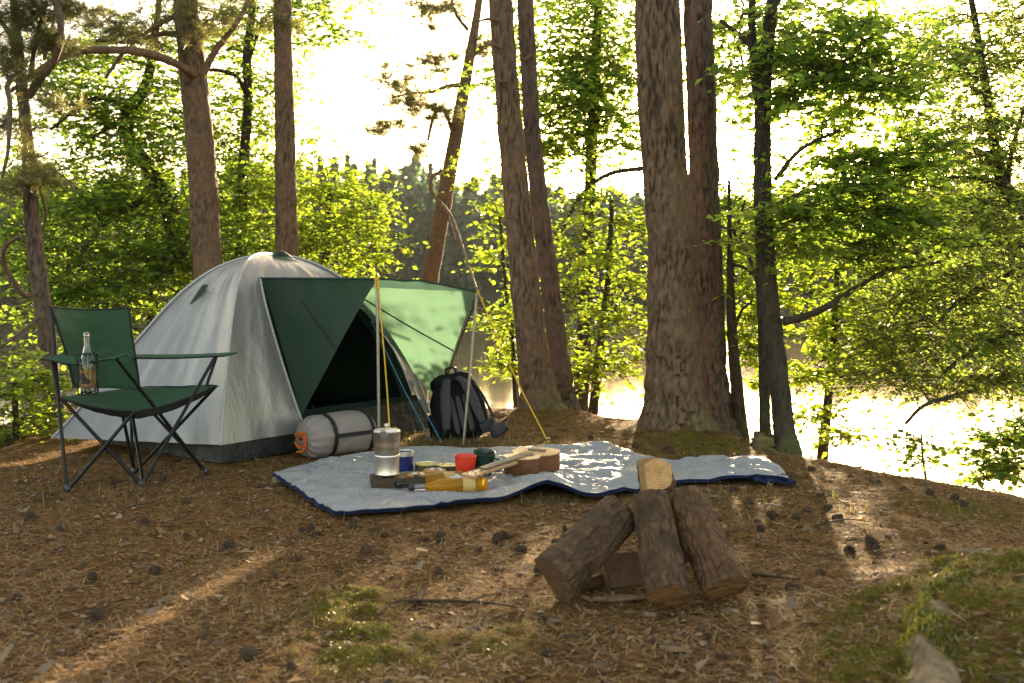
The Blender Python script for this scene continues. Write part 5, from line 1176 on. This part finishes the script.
pts_ = [(t * .29, uw(t)) for t in ts]; outl = pts_ + [(x_, -y_) for x_, y_ in pts_[-2:0:-1]]
outl[0] = (0, .004)
UH = .070
mb = MB(); mb.prism(outl, UH, UM); mb.build('body_sides', M['uke_side'], uk, bevel=.003)
outs = [(.145 + (x_ - .145) * 1.012, y_ * 1.012) for x_, y_ in outl]
mb = MB(); mb.prism(outs, .004, UM @ Matrix.Translation((0, 0, UH + .001))); tpo = mb.build('soundboard', M['uke_top'], uk, bevel=.0012)
mb = MB(); mb.lathe([(.0005, 0), (.037, 0), (.037, .0012), (.0005, .0012)], 30, UM @ Matrix.Translation((.188, 0, UH + .0052))); mb.build('sound_hole', M['black_plastic'], tpo)
mb = MB(); mb.prism([(.078, -.042), (.100, -.042), (.100, .042), (.078, .042)], .008, UM @ Matrix.Translation((0, 0, UH + .005))); mb.build('bridge', M['fretboard'], tpo, smooth=False, bevel=.002)
mb = MB(); mb.tube([UM @ V(.285, 0, UH - .012), UM @ V(.40, 0, UH - .010), UM @ V(.535, 0, UH - .008)], [.021, .019, .018], 12, flat=.7, updir=tuple(UM.to_3x3() @ V(0, 1, 0))); nk = mb.build('neck', M['uke_neck'], uk)
mb = MB(); mb.prism([(.225, -.022), (.54, -.018), (.54, .018), (.225, .022)], .006, UM @ Matrix.Translation((0, 0, UH + .0055))); fb = mb.build('fretboard', M['fretboard'], nk, smooth=False, bevel=.001)
mb = MB()
for k in range(14):
    x_ = .54 - .30 * (1 - 2 ** (-k / 9)); mb.tube([UM @ V(x_, -.0185, UH + .0122), UM @ V(x_, .0185, UH + .0122)], .0009, 5)
mb.build('frets', M['steel_light'], fb)
mb = MB(); mb.prism([(.537, -.019), (.56, -.030), (.62, -.036), (.655, -.033), (.66, -.012), (.652, 0), (.66, .012), (.655, .033), (.62, .036), (.56, .030), (.537, .019)], .013, UM @ Matrix.Translation((0, 0, UH - .010))); hd = mb.build('headstock', M['uke_neck'], uk, bevel=.002)
for sx in (-1, 1):
    for x_ in (.585, .630):
        mb = MB(); mb.tube([UM @ V(x_, .033 * sx, UH - .004), UM @ V(x_, .050 * sx, UH - .004)], [.003, .0055], 8); mb.lathe([(.003, .001), (.003, .010), (.002, .011)], 8, UM @ Matrix.Translation((x_, .020 * sx, UH))); mb.build('tuning_peg', M['fretboard'], hd)
mb = MB()
for k in range(4):
    y_ = (k - 1.5) * .0088; mb.tube([UM @ V(.09, y_ * 1.4, UH + .0145), UM @ V(.54, y_, UH + .0145), UM @ V(.585 + .045 * (k % 2), y_ * 1.6, UH + .008)], .0007, 4)
mb.build('strings', M['steel_pole'], uk)

# ------------------------------------------------------------------ firewood
def log(label, base, top, r, arc=None, roll=0.0, bm='log_bark', flat=.35, seed=0, base_cut=0.0, taper=.95, endm='cut_end', topm='cut_wood', oval=1.0):
    """arc None: round log; else half-angle of the bark arc, the rest is a split face"""
    base = Vector(base); top = Vector(top); axv = (top - base); L = axv.length; axv.normalize()
    rt = thing('firewood_log', label, 'log', base, 'firewood stacked for a campfire')
    mx = Matrix.Translation(base) @ axv.to_track_quat('Z', 'Y').to_matrix().to_4x4() @ Matrix.Rotation(roll, 4, 'Z')
    NZ, NA = 56, 72; cr = []; vs = []; rows = []
    for j in range(NZ + 1):
        row = []; z = L * j / NZ
        for k in range(NA + (0 if arc is None else 1)):
            a_ = 2 * PI * k / NA if arc is None else -arc + 2 * arc * k / NA
            k_ = 1 + (taper - 1) * j / NZ
            d3 = V(math.cos(a_) * r, math.sin(a_) * r, z)
            sq = V(d3.x * 38, d3.y * 38, d3.z * 15) + noise.noise_vector(d3 * 22 + V(seed, 0, 0)) * .6; d_, _ = noise.voronoi(sq + V(seed * 9, 0, 0)); c = max(0, 1 - (d_[1] - d_[0]) / .25)
            rr = r * k_ * (1 + .10 * noise.noise(V(math.cos(a_) * 1.3, math.sin(a_) * 1.3, z * 5 + seed)) + .035 * noise.noise(d3 * 50 + V(seed, 3, 0))) - .0030 * c
            if noise.noise(d3 * 13 + V(seed * 3, 8, 1)) > .30: rr -= .004; c = max(c, 1.1)
            ez = 0
            if j in (0, NZ): ez = .004 * noise.noise(V(a_ * 3, seed, j))
            row.append(mx @ V(rr * math.cos(a_) * oval, rr * math.sin(a_), z + ez)); cr.append(c * .45)
        rows.append(row)
    w_ = len(rows[0]); mb = MB(); fs = []
    for j in range(NZ):
        for k in range(w_ if arc is None else w_ - 1):
            fs.append((j * w_ + k, j * w_ + (k + 1) % w_, (j + 1) * w_ + (k + 1) % w_, (j + 1) * w_ + k))
    mb.add([p for row in rows for p in row], fs); o = mb.build('bark', M[bm], rt)
    a = o.data.attributes.new('crack', 'FLOAT', 'POINT'); a.data.foreach_set('value', cr)
    if arc is not None:
        sp = MB()
        def sf(u, v):
            j = v * NZ; jj = min(int(j), NZ - 1); A_ = rows[jj][-1].lerp(rows[jj + 1][-1], j - jj); B_ = rows[jj][0].lerp(rows[jj + 1][0], j - jj)
            p = A_.lerp(B_, u); e_ = math.sin(PI * u)
            return p + (mx.to_3x3() @ V(1, 0, 0)) * e_ * (.006 * noise.noise(V(u * 8, v * 3, seed)) + .004 * noise.noise(V(u * 26, v * 5, seed)) - .004)
        sp.grid(sf, 18, 30); sp.build('split_face', M[topm], rt)
    for jj, nm, mt in ((0, 'cut_end', endm), (NZ, 'cut_end', topm)):
        ce = MB(); cen = sum((p for p in rows[jj]), Vector()) / w_; fl = []
        nn = 7; vv = []
        rgs = []
        for q in range(nn):
            for p in rows[jj]:
                rgs.append((cen - p).length * q / (nn - 1))
                m_ = cen.lerp(p, (q + .0) / (nn - 1) if q else .02); vv.append(m_ + axv * .0035 * noise.noise(p * 40 + V(q, 0, 0)) * (0 if q == nn - 1 else 1) + axv * (.001 if jj else -.001))
        for q in range(nn - 1):
            for k in range(w_): fl.append((q * w_ + k, q * w_ + (k + 1) % w_, (q + 1) * w_ + (k + 1) % w_, (q + 1) * w_ + k))
        fl.append(tuple(range(w_))); ce.add(vv, fl); eo = ce.build('cut_end', M[mt], rt); eo.data.attributes.new('ring', 'FLOAT', 'POINT').data.foreach_set('value', rgs)
    return rt
def lift(p, r): p.z = max(p.z, g1(p.x, p.y) + r); return p
log('thick dark log leaning from the left of the firewood pile, split edge showing on top', lift(P(552, 580, 2.92), .03), P(620, 514, 3.12), .080, arc=1.95, roll=-1.15 - PI / 2 - .7, seed=1, taper=.88, endm='shaded_end')
log('grey-barked log leaning upright in the front middle of the firewood pile', lift(P(668, 596, 2.84), .0), P(651, 500, 3.08), .063, arc=2.1, roll=1.2, seed=2)
log('reddish-barked log leaning on the right of the firewood pile', lift(P(727, 590, 2.88), .0), P(682, 499, 3.12), .070, arc=2.3, roll=PI - 1.9, bm='log_bark_red', seed=3)
log('pale split log at the back with a bright cut top above the firewood pile', P(680, 575, 3.52), P(649, 476, 3.12), .080, arc=2.0, roll=.3, seed=4, topm='cut_top')
log('short split log lying inside the firewood pile behind the grey-barked log', lift(P(606, 580, 3.08), .05), lift(P(668, 575, 3.16), .05), .058, arc=1.7, roll=2.4 + PI, seed=5, topm='shaded_end', endm='shaded_end')
log('reddish split piece lying low inside the left of the firewood pile', lift(P(572, 590, 3.06), .03), lift(P(622, 582, 3.22), .035), .040, arc=1.6, roll=1.2 + PI, seed=6, bm='log_bark_red', topm='shaded_end', endm='cut_end')
# bark slab, root, stone-like wood chip
def slab(name, label, cat, q, L, Wd, H, rot, mat, seed, bend=.1):
    def f(u, v):
        a_ = 2 * PI * u; e_ = math.sin(PI * v) ** .6
        x_ = (v - .5) * L; y_ = Wd / 2 * math.cos(a_) * e_ * (1 + .3 * noise.noise(V(v * 6, seed, 0))); z_ = H / 2 * math.sin(a_) * e_ + bend * L * .3 * math.sin(PI * v) * .3 + .3 * H * noise.noise(V(v * 9, a_, seed))
        return V(x_, y_, z_)
    mx = Matrix.Translation(q) @ Matrix.Rotation(rot, 4, 'Z')
    mb = MB(); mb.grid(lambda u, v: mx @ f(u, .02 + .96 * v), 16, 24, closeu=True); o = mb.build(name, M[mat], None, base=q); return tag(o, label, cat)
slab('bark_slab', 'pale flat bark slab on the ground at the foot of the grey-barked log', 'bark', G(618, 602) + V(0, 0, .010), .19, .05, .016, .12, 'twig_pale', 1)
slab('wood_chip', 'pale curved wood chip on the moss near the right edge', 'wood chip', G(972, 556) + V(0, 0, .012), .13, .045, .022, .05, 'twig_pale', 2)
slab('wood_chip', 'thin pale wood chip on bare ground right of the firewood', 'wood chip', G(772, 507) + V(0, 0, .008), .085, .03, .010, -.3, 'twig_pale', 3)
slab('wood_chip', 'pale wood chip lying in front of the firewood beside a pine cone', 'wood chip', G(672, 652) + V(0, 0, .008), .07, .032, .012, -.5, 'twig_pale', 4)
slab('wood_chip', 'curled pale wood chip on the foreground moss', 'wood chip', G(352, 622) + V(0, 0, .008), .06, .02, .012, -.9, 'twig_pale', 5)
# mossy root at the lower right
rtp = [G(942, 720), G(936, 670), G(935, 625), G(945, 592), G(962, 572), G(990, 556), G(1030, 545)]
rtp = [p + V(0, 0, -.032) for p in rtp]; mb = MB(); cr = []
trunk_tube(mb, rtp, [.066, .064, .058, .048, .036, .026, .018], 44, .010, 0, .16, .006, cr, 30)
rroot = thing('tree_root', 'pale old root breaking through the moss at the lower right', 'root', rtp[0])
o = mb.build('root', M['root_wood'], rroot); o.data.attributes.new('crack', 'FLOAT', 'POINT').data.foreach_set('value', [c_ * max(0, min(1, .3 + 1.4 * noise.noise(Vector(q_) * 14))) for c_, q_ in zip(cr, mb.v)])
mvx = np.array(mb.v); n0 = len(mvx); k = RNG.integers(0, n0, 40000); pv = mvx[k] + RNG.normal(0, .005, (40000, 3))
kk = (fbm(pv[:, 0] * 12, pv[:, 1] * 9, 3, 15) + 1.6 * np.abs(pv[:, 0] - np.interp(pv[:, 1], [p.y for p in rtp[:5]], [p.x for p in rtp[:5]])) > .50) ; pv = pv[kk]; n = len(pv)
np_mesh('moss', blades(pv[:, 0], pv[:, 1], pv[:, 2], .006 + .010 * RNG.random(n), .003 + .003 * RNG.random(n), RNG.random(n) * 2 * PI, RNG.normal(.9, .4, n)), quads(n), M['moss'], rroot)['kind'] = 'stuff'
# little mossy stump by the forked oak
sq = P(762, 444, 6.0); sq.z = g1(sq.x, sq.y)
stp = thing('tree_stump', 'small mossy stump between the plated pine and the forked oak', 'stump', sq)
mb = MB(); cr = []; trunk_tube(mb, [sq + V(.02, 0, .09), sq + V(.01, 0, .04), sq + V(0, 0, -.04)], [.06, .07, .09], 28, .012, 0, .2, .006, cr, 40); o = mb.build('stump', M['pine_bark_moss'], stp); o.data.attributes.new('crack', 'FLOAT', 'POINT').data.foreach_set('value', cr)

# ------------------------------------------------------------------ twigs on the ground
TWL = ['dark forked twig lying right of the firewood', 'long thin dark stick half buried in the needles below the firewood', 'dry twig near the left corner of the blanket', 'short twig on the needles below the folding chair', 'bent twig in the left foreground', 'thin twig between the firewood and the bank crest', 'twig beside the foreground moss patch', 'thin twig on the needles in front of the blanket fold']
TWP = [[(752, 577), (775, 580), (800, 583)], [(410, 604), (450, 604), (490, 606), (520, 611)], [(248, 484), (262, 489), (290, 486)], [(120, 512), (150, 505), (172, 508)], [(60, 618), (90, 612), (108, 622)], [(815, 528), (845, 522), (870, 524)], [(378, 618), (392, 607), (420, 602)], [(560, 520), (585, 524), (612, 519)]]
for lab, tw in zip(TWL, TWP):
    pts = [G(*q) + V(0, 0, .010) for q in tw]; mb = MB(); r0 = .0055 if 'dark' in lab else .0035
    c_ = crv(pts, 8); mb.tube(c_, [r0 * (1 - .6 * k / len(c_)) for k in range(len(c_))], 7)
    m_ = c_[len(c_) // 2]; mb.tube([m_, m_ + V(.04, .02, .012), m_ + V(.07, .045, .01)], [r0 * .6, r0 * .4, r0 * .2], 6)
    tag(mb.build('fallen_twig', M['twig'], None, base=pts[0]), lab, 'twig')

# ------------------------------------------------------------------ pine cones
def cone_mesh(seed, opened):
    rs = random.Random(seed); mb = MB(); H = .046; R = .019
    mb.lathe([(.004, 0), (R * .55, .006), (R * .62, .016), (R * .45, .030), (R * .2, .041), (.001, H)], 12)
    nS = 64
    for k in range(nS):
        t = k / nS; z = .003 + t * .039; a_ = k * 2.39996; r = R * math.sin(PI * (.18 + .80 * t) ** .9) * (1.0 + .08 * rs.random())
        up_ = -.25 + t * 1.5 - opened * .5; d = V(math.cos(a_), math.sin(a_), 0); s = V(-d.y, d.x, 0); o_ = (d + V(0, 0, up_)).normalized(); n_ = o_.cross(s)
        b = d * R * .40 * (1 - t * .6) + V(0, 0, z); ln = (r * (.75 + opened * .35)) * (1 - .35 * t); wd = .0065 * (1 - .45 * t); th = .0016
        e_ = b + o_ * ln
        vs = [b - s * wd * .4 - n_ * th * .5, b + s * wd * .4 - n_ * th * .5, b + s * wd * .4 + n_ * th * .5, b - s * wd * .4 + n_ * th * .5,
              e_ - s * wd - n_ * th, e_ + s * wd - n_ * th, e_ + s * wd * .8 + n_ * th * 1.6, e_ - s * wd * .8 + n_ * th * 1.6]
        mb.add(vs, [(0, 1, 2, 3), (4, 7, 6, 5), (0, 4, 5, 1), (1, 5, 6, 2), (2, 6, 7, 3), (3, 7, 4, 0)])
    return mb
CONES = []
for sd_ in range(5):
    o = cone_mesh(sd_, [.6, 1.3, .3, .85, 1.6][sd_]).build('pine_cone', M['cone'], None, smooth=False); CONES.append(o)
CP = [(275, 577), (288, 579), (296, 573), (92, 580), (98, 577), (84, 584), (148, 525), (22, 577), (188, 538), (302, 533), (309, 536), (228, 548), (240, 550), (322, 533), (318, 537), (352, 530), (357, 533), (375, 532), (385, 537), (425, 540), (443, 543), (455, 527),
      (482, 552), (444, 537), (437, 575), (457, 591), (293, 672), (552, 657), (720, 657), (768, 673), (483, 531), (505, 540), (496, 545), (520, 531), (525, 552), (555, 545), (187, 504), (185, 609), (95, 612), (30, 520), (60, 533), (420, 505), (798, 528), (820, 498), (835, 520), (760, 532), (748, 504), (775, 520), (586, 512), (600, 520),
      (905, 490), (930, 495), (880, 483), (850, 478), (810, 470), (955, 500), (722, 520), (706, 527), (655, 643), (588, 636), (110, 640), (250, 655), (45, 640), (15, 600), (340, 575), (365, 552), (300, 560), (540, 575), (525, 600), (790, 600), (822, 575), (850, 555), (640, 520), (565, 532)]
for _ in range(26):
    cx_, cy_ = (random.uniform(490, 1000), random.uniform(424, 480)) if random.random() < .45 else (random.uniform(-30, 1050), 475 + 170 * random.random() ** 1.5)
    for _k in range(random.choice((1, 1, 2, 3, 5, 7))):
        CP.append((cx_ + random.gauss(0, 26), cy_ + abs(random.gauss(0, 7))))
used = [False] * 5; placed = []
from mathutils import Quaternion
for i, (px, py) in enumerate(CP):
    q = G(px, py)
    if sdist(q.x, q.y) > .12: continue
    ins = False
    if -1.2 < q.x < 1.35:   # not on the blanket
        for j in range(0, NV + 1, 6):
            for i2 in range(0, NU + 1, 6):
                if (xy[j][i2].x - q.x) ** 2 + (xy[j][i2].y - q.y) ** 2 < .0016: ins = True
    if ins or any((q - w_).length < .045 for w_ in placed) or (.1 < q.x < .7 and 2.75 < q.y < 3.45): continue
    if (q.x - tl(TL / 2, TD / 2, 0).x) ** 2 + (q.y - tl(TL / 2, TD / 2, 0).y) ** 2 < 1.0: continue
    placed.append(q); k = i % 5
    if not used[k]: o = CONES[k]; used[k] = True
    else: o = CONES[k].copy(); COL.objects.link(o)
    s = random.choice((.5, .6, .7, .75, .85, 1.0)) * random.uniform(.9, 1.1) * (1 if q.y > 3.2 else .85)
    o.location = q + V(0, 0, random.uniform(-.004, .012) * s); o.scale = (s * random.uniform(.8, 1.15), s * random.uniform(.8, 1.15), s * random.uniform(.85, 1.3))
    o.rotation_euler = (random.choice((1.5, 1.2, 1.8, .3, 2.6)) + random.uniform(-.3, .3), random.uniform(-.6, .6), random.uniform(0, 6.28))
    tag(o, 'dark brown open pine cone lying on the needle-covered forest floor', 'pine cone', 'pine cones on the forest floor')
